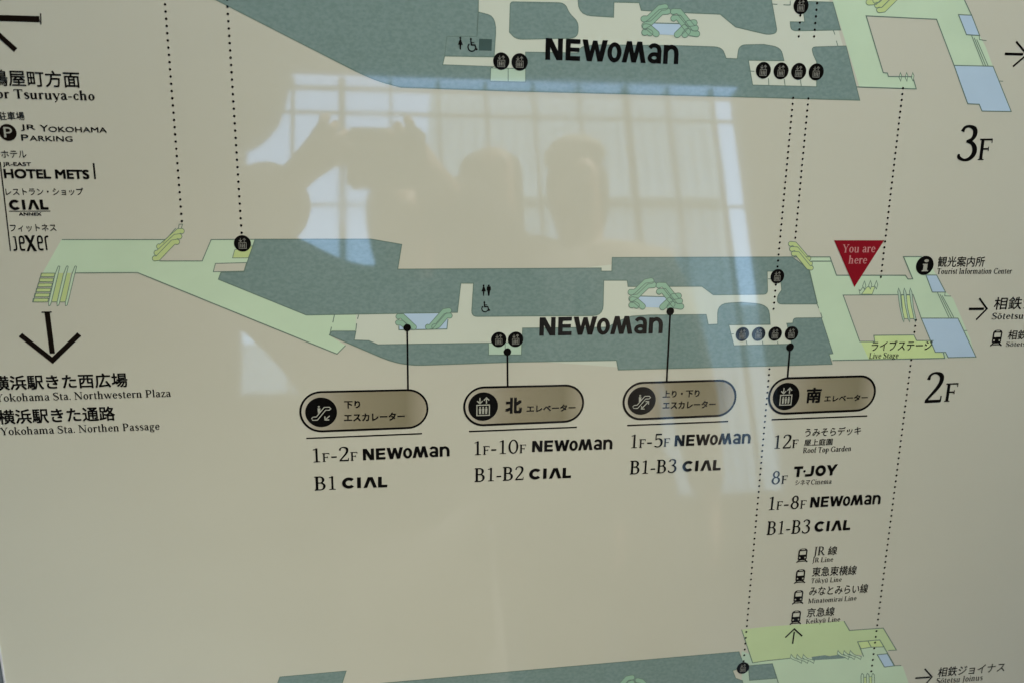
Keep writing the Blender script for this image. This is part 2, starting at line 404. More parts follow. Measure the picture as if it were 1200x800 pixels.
G['ō'] = (G['o'][0], G['o'][1] + [('h', 110, 370, 610, 42)])
G['ū'] = (G['u'][0], G['u'][1] + [('h', 110, 390, 610, 42)])
SB = 22
LOGO = {  # heavy sans, cap height 100
 'N': (89, [('v', 11, 0, 100, SB), ('v', 68, 0, 100, SB), ('l', 14, 100, 65, 0, 27)]),
 'E': (73, [('v', 11, 0, 100, SB), ('h', 18, 67, 89.5, 21), ('h', 18, 63, 51, 19), ('h', 18, 67, 10.5, 21)]),
 'W': (113, [('l', 11.5, 100, 34, 0, 24), ('l', 58, 97, 35, 0, 20), ('l', 58, 97, 82, 0, 20), ('l', 105, 100, 83, 0, 24)]),
 'o': (64, [('A', 33, 45, 33, 47, 0, 360, 20.5)]),
 'M': (119, [('l', 12, 0, 33, 100, 23), ('l', 34, 100, 57, 1, 21), ('l', 81, 100, 58, 1, 21), ('l', 82, 100, 103, 0, 23)]),
 'a': (71, [('c', [(8, 72, 18), (19, 83, 20), (35, 84, 20), (50, 75, 20), (54, 56, 20)]), ('v', 54.5, 0, 62, 20), ('A', 31, 26, 31, 27, 0, 360, 19)]),
 'n': (74, [('v', 10.5, 0, 89, 21), ('c', [(12, 58, 16), (24, 76, 20), (41, 80, 21), (57, 68, 21), (62, 46, 21)]), ('v', 62, 0, 50, 21)]),
 'C': (96, [('A', 50, 50, 50, 52, 42, 318, 27)]),
 'I': (52, [('v', 24, 0, 100, 27)]),
 'Λ': (104, [('l', 14, 0, 46, 100, 27), ('l', 86, 0, 54, 100, 27)]),
 'L': (70, [('v', 13.5, 0, 100, 27), ('h', 20, 68, 12, 24)]),
 'T': (92, [('h', 0, 84, 88, 24), ('v', 42, 0, 90, 28)]),
 '·': (34, [('d', 4, 52, 12)]),
 'J': (66, [('c', [(42, 100, 28), (42, 45, 28), (34, 16, 27), (10, 12, 24), (-26, 12, 24)])]),
 'O': (104, [('A', 50, 50, 50, 52, 0, 360, 28)]),
 'Y': (96, [('l', 12, 100, 46, 40, 32), ('l', 86, 104, 46, 38, 32), ('v', 46, 0, 46, 28)]),
 'j': (46, [('c', [(26, 96, 13), (27, 55, 13), (26, 16, 13), (18, 6, 12), (0, 5, 12)]), ('h', 8, 26, 94, 8)]),
 'e': (54, [('c', [(6, 52, 12), (42, 52, 12)]), ('c', [(42, 52, 13), (42, 86, 13), (26, 95, 13), (10, 84, 13), (8, 30, 13), (14, 7, 13), (44, 5, 13)])]),
 'X': (84, [('l', 4, 104, 66, -6, 26), ('l', 68, 104, 4, -6, 22)]),
 'r': (42, [('c', [(12, 0, 13), (12, 60, 13), (14, 88, 13), (38, 94, 13)])]),
 'P': (70, [('v', 9, 0, 100, 15), ('h', 5, 34, 93, 14), ('h', 5, 34, 46, 14), ('A', 32, 69.5, 30, 30.5, -90, 90, 14)]),
 'i': (40, [('v', 20, 0, 62, 20), ('d', 22, 88, 12), ('h', 6, 20, 58, 9), ('h', 4, 36, 5, 10)]),
 ' ': (30, []),
}
def glyph_run(text, font, cap, wt=1.0):
    x = 0; polys = []
    for ch in text:
        sc, key = 1.0, ch
        if ch == 'ꜰ': sc, key = .62, 'F'
        adv, defs = font[key]
        for p in shapes(defs, WT * wt if cap == 700 else 1.0): polys.append([(x + a * sc, b * sc) for a, b in p])
        x += adv * sc + (12 if cap == 700 else 4)
    return polys
def put(P, polys, bl, br, hpx, cap, h, m, mid_x=None):
    """fit a run of outlines: ink from pixel bl to pixel br along the baseline, capitals hpx pixels high"""
    xs = [a for p in polys for a, _ in p]; x0, x1 = min(xs), max(xs)
    a, b = uv(*bl), uv(*br); e = b - a; L = e.length; e.normalize(); n = Vector((-e.y, e.x))
    mx, my = (bl[0] + br[0]) / 2, (bl[1] + br[1]) / 2
    ys = (uv(mx, my - hpx) - uv(mx, my)).length / cap; xs_ = L / (x1 - x0)
    for i, p in enumerate(polys):
        P.poly([a + e * ((x - x0) * xs_) + n * (y * ys) for x, y in p], h + (i % 17) * 2.5e-6, m)
def serif(name, parent, text, bl, br, cap, m='black', h=H7, label=None, wt=1.0):
    P = Print(); put(P, glyph_run(text, G, 700, wt), bl, br, cap, 700, h, m); return P.build(name, parent, label)
def logo(name, parent, text, bl, br, cap, m='black', h=H7, label=None):
    P = Print(); put(P, glyph_run(text, LOGO, 100), bl, br, cap, 100, h, m); return P.build(name, parent, label)
def font_tris(text, bold):
    cu = bpy.data.curves.new('lettering', 'FONT'); cu.body = text; cu.resolution_u = 4
    o = bpy.data.objects.new('lettering', cu); COL.objects.link(o)
    bpy.context.view_layer.update()
    dg = bpy.context.evaluated_depsgraph_get(); ev = o.evaluated_get(dg); me = ev.to_mesh()
    v0 = [v.co.copy() for v in me.vertices]; f0 = [tuple(p.vertices) for p in me.polygons]; vs, fs = [], []
    for i, (ox, oy) in enumerate(((-1, -1), (1, -1), (1, 1), (-1, 1), (0, 0)) if bold else ((0, 0),)):      # heavier weight: the outline thickened all round
        k = len(vs); vs += [Vector((v.x + ox * bold, v.y + oy * bold, i * 2.5e-6)) for v in v0]; fs += [tuple(k + q for q in f) for f in f0]
    ev.to_mesh_clear(); bpy.data.objects.remove(o); bpy.data.curves.remove(cu)
    return vs, fs
def jp(name, parent, text, bl, br, hpx, m='black', h=H7, bold=.008, label=None):
    """upright sans or Japanese lettering; ink box from pixel bl to pixel br, hpx pixels high"""
    vs, fs = font_tris(text, bold)
    x0 = min(v.x for v in vs); x1 = max(v.x for v in vs); y0 = min(v.y for v in vs); y1 = max(v.y for v in vs)
    a, b = uv(*bl), uv(*br); e = b - a; L = e.length; e.normalize(); n = Vector((-e.y, e.x))
    mx, my = (bl[0] + br[0]) / 2, (bl[1] + br[1]) / 2
    ys = (uv(mx, my - hpx) - uv(mx, my)).length / (y1 - y0); xs = L / (x1 - x0)
    co = [P3(a + e * ((v.x - x0) * xs) + n * ((v.y - y0) * ys), (h + v.z) * FILM) - BOARD_BASE for v in vs]
    me = bpy.data.meshes.new(name); me.from_pydata(co, [], fs); me.materials.append(M[m])
    me.validate(); me.update()
    bm = bmesh.new(); bm.from_mesh(me)
    for f in bm.faces:
        if f.normal.dot(N) < 0: f.normal_flip()
    bm.to_mesh(me); bm.free()
    o = link_mesh(name, me, parent)
    if label: o['label'] = label
    return o

# ------------------------------------------------------------------ floor plans
def area(name, parent, pts, m, h, outline=1.0, closed=True, label=None):
    P = Print(); q = rounded(pts); P.poly(pxs(q), h, m)
    if outline: line_px(P, q, outline, h + .00004, 'line', closed)
    return P.build(name, parent, label)
def lines(name, parent, segs, w, m='line', h=H4, label=None):
    for s in segs:
        P = Print(); line_px(P, s, w, h, m); o = P.build(name, parent, label)
    return o
def capsule(P, pts, r, m, h, lw=.75):
    """escalator band: thick polyline with round ends, pixel space, outlined"""
    q = [Vector(p) for p in pts]; n = len(q); L, R = [], []
    for i in range(n):
        a = q[max(i - 1, 0)]; b = q[min(i + 1, n - 1)]
        d = (b - a).normalized(); nn = Vector((-d.y, d.x)); L.append(q[i] + nn * r); R.append(q[i] - nn * r)
    def cap(c, d0):
        a0 = math.atan2(d0.y, d0.x); return [c + Vector((math.cos(a0 + math.pi * k / 6 - math.pi / 2), math.sin(a0 + math.pi * k / 6 - math.pi / 2))) * r for k in range(1, 6)]
    ring = R + cap(q[-1], (q[-1] - q[-2])) + L[::-1] + cap(q[0], (q[0] - q[1]))
    P.poly(pxs(ring), h, m); line_px(P, ring, lw, h + .00003, 'line', True)

def lift_symbol(parent, px, py, r, ink_m='black'):
    pc = 'dim' if r < 11 else 'pale'
    P = Print(); c = uv(px, py); s = r * scl(px, py)
    disc_uv(P, c, s, H6, ink_m, 32)
    def st(pts, w): stroke_uv(P, [c + Vector(p) * s for p in pts], w * s, H7, pc)
    st([(-.42, -.62), (.42, -.62), (.42, .10), (-.42, .10), (-.42, -.66)], .075)
    for x in (-.21, 0, .21):
        P.poly([c + Vector(p) * s for p in ((x - .08, -.14), (x + .08, -.14), (x + .06, -.52), (x - .06, -.52))], H7, pc)
        disc_uv(P, c + Vector((x, -.07)) * s, .06 * s, H7, pc, 8)
    st([(-.22, .62), (-.22, .22)], .08); st([(-.40, .40), (-.22, .21), (-.04, .40)], .08)
    st([(.22, .20), (.22, .60)], .08); st([(.04, .42), (.22, .61), (.40, .42)], .08)
    return P.build('elevator_symbol', parent)
def wheelchair(parent, px, py, hgt):
    P = Print(); c = uv(px, py); s = hgt * scl(px, py)
    disc_uv(P, c + Vector((-.12, .45)) * s, .09 * s, H6, 'black', 12)
    stroke_uv(P, [c + Vector(p) * s for p in ((-.12, .36), (-.08, 0), (.22, 0), (.34, -.36), (.44, -.30))], .11 * s, H6, 'black')
    stroke_uv(P, [c + Vector(p) * s for p in ((-.1, .18), (.16, .18))], .07 * s, H6 + 1e-5, 'black')
    pts = [c + Vector((-.04 + .32 * math.cos(a), -.18 + .32 * math.sin(a))) * s for a in [math.radians(130 + k * 15) for k in range(16)]]
    stroke_uv(P, pts, .1 * s, H6 + 2e-5, 'black')
    return P.build('wheelchair_symbol', parent)
def figure(parent, px, py, hgt, woman):
    P = Print(); c = uv(px, py); s = hgt * scl(px, py)
    disc_uv(P, c + Vector((0, .42)) * s, .085 * s, H6, 'black', 12)
    if woman: q = ((-.05, .33), (.05, .33), (.2, -.12), (.07, -.12), (.05, -.5), (-.05, -.5), (-.07, -.12), (-.2, -.12))
    else: q = ((-.16, .33), (.16, .33), (.19, -.02), (.12, -.02), (.06, -.5), (-.06, -.5), (-.12, -.02), (-.19, -.02))
    P.poly([c + Vector(p) * s for p in q], H6, 'black')
    return P.build('toilet_symbol', parent)
def plan(label): 
    return label

def escalator_pair(parent, ox, oy, s=1.0, x1=0.0):
    """crossing escalators round a pale blue landing; ox, oy = centre of the landing"""
    def q(pts): return [(ox + a * s, oy + b * s) for a, b in pts]
    P = Print()
    P.poly(pxs(q([(-17.6, -6.7), (16.6, -5.9), (18, -3), (9.5, 7.5), (-10.2, 6.8), (-18.5, -3)])), H4, 'blue')
    line_px(P, q([(-17.6, -6.7), (16.6, -5.9)]), 1.1, H4 + .00002, 'line')
    P.build('landing', parent)
    for runs in ([(-28, -11.5), (-22, -12), (-9, -24.5), (-3, -25.5)], [(-27, -3.5), (-20.5, -7.5), (-8, -19.5), (0, -20.5)], [(-27, 4.4), (-23.5, 3.4), (-21, 5)], [(-26, -2.2), (-22.5, -1.8), (-13.5, 6)],
                 [(24, -6), (31, -7)], [(6.5, -20), (13, -20.5), (28.5, -1.5), (32.5, -.6)], [(7, -12.2), (12.5, -13.2), (27, 5.4), (34, 6)], [(11, 7), (20, -1.5)], [(20, 7), (23, 3.2)]):
        P = Print(); capsule(P, q(runs), 3.6 * s, 'jade', H5 + random.uniform(0, .00002)); P.build('escalator', parent)

# ---- 3F plan
p3 = area('floor_plan', board, [(172, -40), (437, 93.5), (450, 99), (470, 102), (600, 106.3), (900, 114), (1006.5, 117), (960, -40)], 'corridor', H1, 0, label='third floor plan printed along the top')
area('walkway', p3, [(960, -40), (974, -5), (1007, 102), (1073.7, 104.5), (1069, 90.5), (1163.5, 78), (1155, 55), (1148, 42), (1130, 0), (1115, -40)], 'green', H1, 0)
area('courtyard', p3, [(1015, 19), (1097.5, 23), (1118, 77), (1120, 86), (1069, 91), (1041, 90), (1040, 86), (1035, 85.5)], 'cream', H2, 0)
lines('outline', p3, [[(1003.7, 102.2), (1073.7, 104.5), (1070.5, 93)], [(1069, 90.3), (1041, 90), (1040, 86), (1035, 85.5), (1015, 19), (1097.5, 23), (1118, 77)], [(1130, 0), (1138.7, 18.5)]], 1.1)
for x in (1055, 1062.3, 1069.5):
    area('handrail', p3, [(x, 85.5), (x + 1.6, 89), (x + .5, 95.5), (x - 1.6, 91)], 'green', H3, .8)
area('glass_deck', p3, [(1123.2, 17.5), (1138.7, 18.2), (1148, 42), (1132.5, 41)], 'blue', H3)
area('glass_deck', p3, [(1118, 77), (1163.7, 78), (1185, 131), (1150.7, 130.5), (1147.5, 122.5), (1134, 122)], 'blue', H3)
lines('deck_rail', p3, [[(1138.5, 42), (1152.5, 77.5)], [(1141.5, 44.5), (1155, 77.6)], [(1144.5, 46.5), (1158, 77.8)], [(1147.5, 42.5), (1147.8, 46.8), (1156, 48)], [(1171, 95.3), (1175.5, 95.6)]], .8)
area('shop_block', p3, [(174, -40), (437, 94, 30), (470, 102.6), (600, 107), (900, 114.7), (1007.5, 117.8), (991.5, 54.3), (951, 55.5, 5), (953, 64), (957, 73), (957, 102), (882, 100), (877, 71), (918.7, 71.5), (915, 56, 12), (895, 52.5), (866, 53, 8), (864, 69.3), (851, 68.7), (846, 55.5, 10), (790, 53.8), (700, 53), (681, 55, 6), (677, 62.5), (616, 61.5), (616, 96.5), (574.5, 95.5), (575, 80), (579, 78.3), (518.7, 76.3), (521, 66), (579, 67), (582, 20, 20), (560.5, 14.5), (561, -40)], 'shop', H2, 1.0)
lines('room_outline', p3, [[(558.8, 43), (560.6, 10)], [(521, 66), (523.7, 43), (558.8, 43)], [(560.6, 14.5), (559, 43)]], .8)
area('shop_block', p3, [(598, 2.5, 4), (662, 3.7, 8), (667, 16, 6), (677.5, 26, 6), (677.5, 45, 10), (605, 46.5, 8), (597, 38)], 'shop', H2)
area('shop_block', p3, [(677.5, -40), (677.5, 18, 16), (719, 20.5), (719.5, 2.8), (749, 3.5), (751.5, 12.5), (807, 15.5), (844, 17), (862, 32), (900, 41, 5), (911, 39, 6), (904, 0), (895, -40)], 'shop', H2)
area('shop_block', p3, [(926, 26), (927, 36.5, 7), (985, 35.5), (976, 3), (940, 2), (943, 26)], 'shop', H2)
area('elevator_lobby', p3, [(575, 80), (616, 80.7), (616, 96.5), (574.5, 95.5)], 'niche', H2 + .00004, .9)
lines('lobby_wall', p3, [[(595.5, 80.3), (595.5, 96)], [(900.5, 92), (901, 100.4)], [(919, 93), (920, 100.9)], [(938, 94), (939, 101.4)], [(877, 83.5), (884, 84)]], .9)
lines('lobby_wall', p3, [[(904, 5), (911, 5.5)], [(918, 6), (926, 6.2), (926, 1)], [(976.5, 36), (978.5, 41)], [(980, 48), (981.8, 54)]], .9)
P = Print(); P.poly(pxs([(561.5, 45.7), (576.5, 46.2), (576, 60), (561, 59.5)]), H4, 'square'); P.build('machine_room', p3)
figure(p3, 539.5, 51, 14, True); wheelchair(p3, 553.5, 53, 14)
escalator_pair(p3, 782.5, 34)
for runs in ([(1018, 3), (1025, 3), (1035, -8)], [(1026, 1), (1029, 0), (1041, -12)], [(1028, 6.5), (1032, 6), (1048, -10)], [(1030.5, 12), (1035, 11.8), (1051, -4)]):
    P = Print(); capsule(P, runs, 3.3, 'escal', H4 + random.uniform(0, .00002)); P.build('escalator', p3)
for x, y, r in ((587.5, 72, 9.6), (609, 73, 9.6), (894.5, 82.7, 8.8), (915.3, 83.4, 8.8), (936, 84, 8.8), (956.5, 84.6, 8.8), (938.7, 7, 8.8)): lift_symbol(p3, x, y, r)

# ---- 2F plan
p2 = area('floor_plan', board, [(389, 365), (540, 329), (720, 310), (900, 305), (945, 317), (957, 356), (962, 372), (974, 413), (974, 424), (724, 430), (600, 421), (476, 425), (462, 423), (388, 393)], 'corridor', H1, 0, label='second floor plan across the middle')
area('walkway', p2, [(72, 281), (194, 281), (187, 306), (237, 306), (247.5, 281), (300, 280.7), (300, 345), (359, 367), (391, 367), (417, 367), (417, 390), (386, 393), (405, 404.5), (395, 414.5), (359, 400), (300, 376), (161, 319.5), (50, 320)], 'green', H1 + .00002, 0)
lines('outline', p2, [[(72.5, 281), (194, 281)], [(187, 306), (237, 306), (247.5, 281), (299, 280.7)], [(405, 404.5), (395, 414.5), (359, 400), (300, 376), (161, 319.5), (84, 320)], [(392, 369), (390, 378)], [(388.5, 383), (386.5, 392)], [(420.3, 369), (419, 374)], [(418, 379), (417, 387)]], 1.1)
area('planter', p2, [(252.5, 309), (289, 308), (286, 318), (250, 318.7)], 'cream', H3)
area('elevator_lobby', p2, [(275, 293), (297, 288), (291, 302.5), (272.5, 302.5)], 'escal', H2 - .00002, .8)
area('shop_block', p2, [(299, 280.7), (435, 280.5), (470.7, 286.7), (466, 315.7), (600, 315), (704.5, 314.3), (704.5, 318), (717, 318), (717.5, 302), (928, 301.3), (943, 312), (948, 317), (957.5, 356.5), (911, 356.5, 6), (911, 347, 4), (916, 340), (914, 318), (899, 318), (899.5, 345, 5), (836, 345.7), (822.5, 335.7), (736, 336), (735, 328.7), (707.5, 328.7), (706.5, 370, 12), (600, 370.6), (552.5, 371, 7), (555, 332), (540, 332), (536, 366.2), (359, 369.3), (256, 327.5), (259, 319.5), (286, 318.7)], 'shop', H2)
area('shop_block', p2, [(389, 388), (417, 388), (415, 398.5), (432, 399), (443, 403.7), (572.5, 401.7), (572.5, 415.7), (611, 415.5), (612.5, 384.5), (712, 383.5), (725, 376), (740, 370.7), (760, 369.3), (827.5, 368.7), (830, 380.5), (841, 380), (841, 356, 20), (868, 354.5), (901, 357, 26), (902.5, 380.2), (854, 380.7), (860, 404.7), (928, 403), (922, 379), (929, 378.7), (930, 372.8, 4), (962.5, 372.5), (976, 414), (971.5, 414.5), (975, 426.5), (900, 428.7), (724.5, 433), (722.5, 422), (600, 424), (470, 428.5, 26), (386, 392.5)], 'shop', H2)
lines('room_outline', p2, [[(854, 380.7), (902.5, 379.8)], [(854.5, 391.5), (860, 391.3)], [(874.5, 399), (875.5, 404.4)], [(893.5, 399.5), (894, 404)], [(911, 400), (912, 403.7)], [(957.5, 356.5), (959.5, 361.5)], [(961.7, 366.5), (963.5, 372.5)], [(900, 327), (904, 327)], [(906, 325), (911, 325)]], .9)
area('elevator_lobby', p2, [(572.5, 401.7), (611.5, 400.8), (611, 415.5), (572.5, 415.7)], 'niche', H2 + .00004, .9)
lines('lobby_wall', p2, [[(592, 401), (592, 415.5)]], .9)
area('walkway', p2, [(948.5, 301.5), (972, 301.5), (980, 322.5), (1061, 322.5), (1064, 327), (1069.5, 327), (1058.7, 301), (1085, 301), (1097, 322), (1108, 342), (1117, 350), (1137, 397), (1143, 418), (1107, 419.5), (975.2, 422), (971.8, 414.6), (976.3, 414.1), (962.8, 372.4), (957.8, 356.4), (948.3, 317)], 'green', H1 + .00002, 0)
lines('outline', p2, [[(930, 301.3), (972.5, 301.3), (980.3, 322.8), (1061, 322.8), (1064, 327.2), (1069.5, 327), (1058.7, 301), (1080, 301)], [(975.5, 422), (1107, 419.5), (1105.5, 412.5)], [(948.3, 316), (957.8, 356)], [(951, 306.3), (974, 306.3)]], 1.1)
area('courtyard', p2, [(988, 346), (1070, 345.5), (1079.5, 373), (1094, 399), (1074, 399), (1071, 392.5), (1024, 393), (1025, 400), (1007.5, 400)], 'cream', H2)
area('stage', p2, [(1024, 393), (1071, 392.5), (1074, 399), (1094, 399), (1107, 419.3), (1018, 420.8), (1008.5, 400), (1025, 400)], 'yellow', H2 + .00003, 0)
lines('outline', p2, [[(1025, 400), (1024, 393), (1071, 392.5), (1074, 399), (1094, 399)]], .9)
area('glass_deck', p2, [(1085, 322.5), (1097.5, 322.5), (1108, 342.5), (1092.5, 342.5)], 'blue', H3)
area('glass_deck', p2, [(1079.5, 373), (1122.5, 373), (1143.7, 418), (1111, 418.7), (1108, 412.5), (1096, 412.5)], 'blue', H3)
lines('deck_rail', p2, [[(1098.5, 343), (1112, 372.5)], [(1101.5, 345), (1115, 372.7)], [(1104, 346.5), (1118, 372.8)], [(1107.5, 343), (1107, 347), (1114.5, 347.2)], [(1130, 387.5), (1133.5, 387.3)]], .8)
figure(p2, 566.8, 340.2, 13, True); figure(p2, 572.8, 340.2, 13, False); wheelchair(p2, 569, 359.7, 12)
area('restroom', p2, [(555, 333), (576, 333), (575, 368), (553.2, 368)], 'shop', H2 + .00001, 0)
escalator_pair(p2, 765.8, 353.5, .95)
# escalators by the down pin
P = Print(); P.poly(pxs([(473, 367.7), (514.5, 367.3), (525, 374), (523.7, 385.5), (467.5, 386.5), (467.5, 382)]), H3, 'blue'); line_px(P, [(525, 374), (523.7, 385.5), (467.5, 386.5), (467.5, 382)], 1.1, H4, 'line'); P.build('landing', p2)
for runs in ([(467, 371), (471, 370.5), (485, 383.5)], [(466.5, 378), (471, 378.5), (477, 383.5)], [(501.5, 383), (505, 382.8), (521, 364.5), (526, 364)], [(509, 382.8), (513, 381.5), (522.5, 370.3), (527, 370)]):
    P = Print(); capsule(P, runs, 3.1, 'jade', H4 + random.uniform(0, .00002)); P.build('escalator', p2)
# escalators at the west end
for k, runs in enumerate(([(186.5, 289), (189, 289), (209.5, 271), (213, 271)], [(183.5, 296.5), (186, 296), (206, 277.5), (210.3, 277.3)], [(181.5, 303), (185, 302.8), (203, 284), (207.5, 283.7)])):
    P = Print(); capsule(P, runs, 3.1, 'escal', H4 + k * .00004); P.build('escalator', p2)
lines('stair_edge', p2, [[(209, 268), (210, 263), (214, 263), (212.5, 268)], [(206, 267.5), (191, 285)]], .9)
# stairs west
P = Print()
for k in range(6):
    a, b = Vector((48.6 - 1.9 * k, 320.3 + 5.9 * k)), Vector((64.5 - 1.5 * k, 320.3 + 5.9 * k))
    P.poly(pxs([a, b, b + Vector((-1, 4.2)), a + Vector((-.9, 4.2))]), H3, 'escal')
    line_px(P, [a, b, b + Vector((-1, 4.2)), a + Vector((-.9, 4.2))], .9, H4, 'line', True)
line_px(P, [(48.6, 320.3), (39, 354)], .8, H4, 'line')
P.build('staircase', p2)
P = Print(); P.poly(pxs([(66.5, 320.5), (83, 320), (77, 354), (61, 354.5)]), H3, 'escal'); line_px(P, [(61, 354), (77, 354)], 1, H4, 'line'); P.build('escalator', p2)
for k in range(3):
    x = 58 + 9.8 * k
    area('handrail', p2, [(x + 10.5, 311.5, 2), (x + 12.2, 312.5), (x + 9.5, 324), (x + 2.5, 353), (x + 1, 358, 1), (x - .8, 358.5), (x - 1, 355), (x + 6.5, 322)], 'green', H4 + .00002, .9)
# escalator NE
for k, runs in enumerate(([(926.5, 286), (931, 286), (945, 302.5), (947.5, 302.7)], [(928, 292), (933, 291.8), (947.5, 309), (949.3, 309)], [(930, 297.5), (934.5, 297.5), (947.5, 313.7), (950.3, 314)])):
    P = Print(); capsule(P, runs, 2.8, 'escal', H4 + k * .00004); P.build('escalator', p2)
area('escalator', p2, [(1009.5, 345), (1016, 336.5), (1025.5, 336), (1022, 345)], 'yellow', H3, .8)
for x, y in ((1012, 333.5), (1019, 333), (1026, 333)):
    area('handrail', p2, [(x + 1, y - 4), (x + 2.6, y + 1), (x + 1, y + 6), (x - 1.2, y + 2)], 'green', H4, .8)
lines('handrail', p2, [[(1011.8, 336), (1008, 341), (1006.5, 339.5), (1008, 345.5)]], .9)
area('escalator', p2, [(1056, 346), (1069, 346), (1071.5, 373.5), (1058.5, 373.5)], 'yellow', H3, .8)
for x in (1053, 1059.7, 1066.7):
    area('handrail', p2, [(x, 338), (x + 2, 343), (x + 3.6, 360), (x + 6.5, 373), (x + 6.2, 377.5), (x + 4.5, 374), (x + 1, 358), (x - 1, 342)], 'niche', H4, .8)
for x, y, r in ((284.2, 285.5, 10), (584.5, 397.7, 9), (604.3, 397.5, 9), (870, 391.5, 7.9), (889, 391.2, 7.9), (908.3, 391, 7.9), (927.5, 390.5, 7.9), (911, 324, 8)): lift_symbol(p2, x, y, r)

# ---- 1F plan (its upper edge)
p1 = area('floor_plan', board, [(869, 762), (905, 776), (911, 795), (925, 860), (870, 860)], 'niche', H1, 0, label='first floor plan at the bottom edge')
area('shop_block', p1, [(447, 800), (600, 786.3), (866, 763), (871, 777), (862, 784), (858.5, 785), (862, 794), (870, 797), (880, 850), (250, 870), (270, 830)], 'shop', H2)
area('shop_block', p1, [(328, 792.5), (405.7, 785.5), (396, 815), (318, 820)], 'shop', H2)
area('shop_block', p1, [(877, 779.5), (905, 777), (910.5, 794), (878.5, 796.5)], 'shop', H2)
area('walkway', p1, [(869, 737), (900, 733.5), (950, 730), (989, 727), (995, 737.5), (1035, 735), (1050.7, 761), (1040, 762), (1020, 766), (926, 771), (882, 776)], 'lime', H1 + .00002, 0)
area('walkway', p1, [(882, 776.3), (926, 771), (1010, 768.3), (1010, 755), (1031, 750), (1048, 779.5), (1058, 780), (1075, 830), (1085, 860), (925, 860), (911, 795), (905, 777)], 'green', H1 + .00003, 0)
lines('outline', p1, [[(869, 737), (882, 776), (900, 773.2), (926, 770.7)], [(989, 727), (995.5, 738), (1035, 735.2), (1050.5, 761), (1041, 761.5)], [(1012, 768.6), (1005, 751.3), (1031, 749), (1048.5, 779.5), (1056, 779)], [(905, 777), (911, 796), (914, 806)]], 1.0)
area('ticket_gate', p1, [(951, 769), (966, 767), (972, 768), (983, 766.5), (1000, 765), (1006, 769), (985, 771), (952, 773)], 'shop', H2, 0)
area('room', p1, [(1005, 751.5), (1017, 750.2), (1021, 757.7), (1009, 759.5)], 'yellow', H2, .9)
area('room', p1, [(1017, 750.2), (1031, 749.2), (1036, 757.2), (1021, 757.7)], 'yellow', H2, .9)
area('glass_deck', p1, [(1028, 766.5), (1039.8, 765.3), (1048, 779.5), (1036.5, 781)], 'blue', H2)
for k in range(6):
    x = 926 + 7.2 * k if k < 3 else 981 + 7.2 * (k - 3); y = 766 if k < 3 else 761.5
    area('ticket_gate', p1, [(x, y + 4), (x + 1, y), (x + 3, y + 2.5), (x + 6, y + 5), (x + 14, y + 7), (x + 13, y + 10.5), (x + 9, y + 8), (x + 3, y + 6)], 'green', H3, .7)
for k in range(3):
    x = 1010 + 6.3 * k
    area('handrail', p1, [(x, 788, 1), (x + 2, 790), (x + 2.6, 812), (x - 1, 812), (x - 1, 791)], 'green', H4, .8)
area('escalator', p1, [(1012, 793), (1023, 792), (1025, 815), (1013, 815)], 'yellow', H3, .8)
for runs in ([(727, 803), (735, 794), (741, 793)], [(733, 808), (738, 800), (741, 799)], [(747, 796.5), (752, 797.5), (760, 806)]):
    P = Print(); capsule(P, runs, 2.8, 'jade', H4); P.build('escalator', p1)
lift_symbol(p1, 870.7, 782, 7.2)

# ---- dotted connecting lines
def dots(a, b, step, r, skip=None):
    P = Print(); A, B = Vector(a), Vector(b); n = int(round((B - A).length / step))
    for k in range(n + 1):
        p = A.lerp(B, k / n); c = uv(p.x, p.y)
        disc_uv(P, c, r * scl(p.x, p.y), H5, 'black', 12)
    P.build('dotted_line', board)
dots((191.5, -20), (213.2, 259.3), 8.45, 1.5); dots((265.5, -9), (283.2, 273), 8.5, 1.5)
dots((937.9, 18.5), (936, 43), 8, 1.3); dots((957.5, 4), (954, 43), 8, 1.3)
dots((929.5, 115), (906.5, 362), 7.05, 1.25); dots((947.3, 115.7), (932, 278.8), 7.05, 1.25)
dots((1058.2, 103.6), (1032.3, 324.7), 7.05, 1.25); dots((901.7, 432), (871.5, 774), 6.9, 1.2)
dots((1067.8, 421.5), (1021, 786), 6.75, 1.2); dots((1073.4, 375), (1071.5, 389), 6.9, 1.2)

# ---- You are here marker
P = Print(); P.poly(pxs([(977.5, 281.8), (1036.2, 281.8), (1001.2, 336.7)]), H7, 'red')
mk = P.build('location_marker', board, 'dark red triangle reading You are here')
serif('lettering', mk, 'You are', (986.8, 296.2), (1025.3, 295.8), 9.3, 'pink', H8)
serif('lettering', mk, 'here', (994, 309.2), (1015.6, 309), 9.0, 'pink', H8)
# ---- information symbol
P = Print(); disc_uv(P, uv(1083.7, 311.3), 10.2 * scl(1083, 311), H6, 'black', 36)
inf = P.build('information_symbol', board)
logo('lettering', inf, 'i', (1079.9, 318.3), (1087.2, 318.2), 14, 'pale', H7)
jp('caption', board, '観光案内所', (1098.2, 313), (1153, 312.8), 12)
serif('caption', board, 'Tourist Information Center', (1097.8, 321.2), (1185.5, 320.8), 6.3)
jp('caption', board, 'ライブステージ', (1020.5, 411), (1091.5, 410), 11.5)
serif('caption', board, 'Live Stage', (1018.3, 419.8), (1052.5, 419.3), 6.4)
serif('floor_number', board, '3ꜰ', (1121, 188.2), (1160.3, 187.6), 39.5)
serif('floor_number', board, '2ꜰ', (1082.6, 471.3), (1120, 469.8), 34)
# ---- building logos on the plans
logo('logo', board, 'NEWoMan', (639, 70.2), (794.6, 75.5), 25)
logo('logo', board, 'NEWoMan', (632, 393.3), (776.3, 390.4), 21)

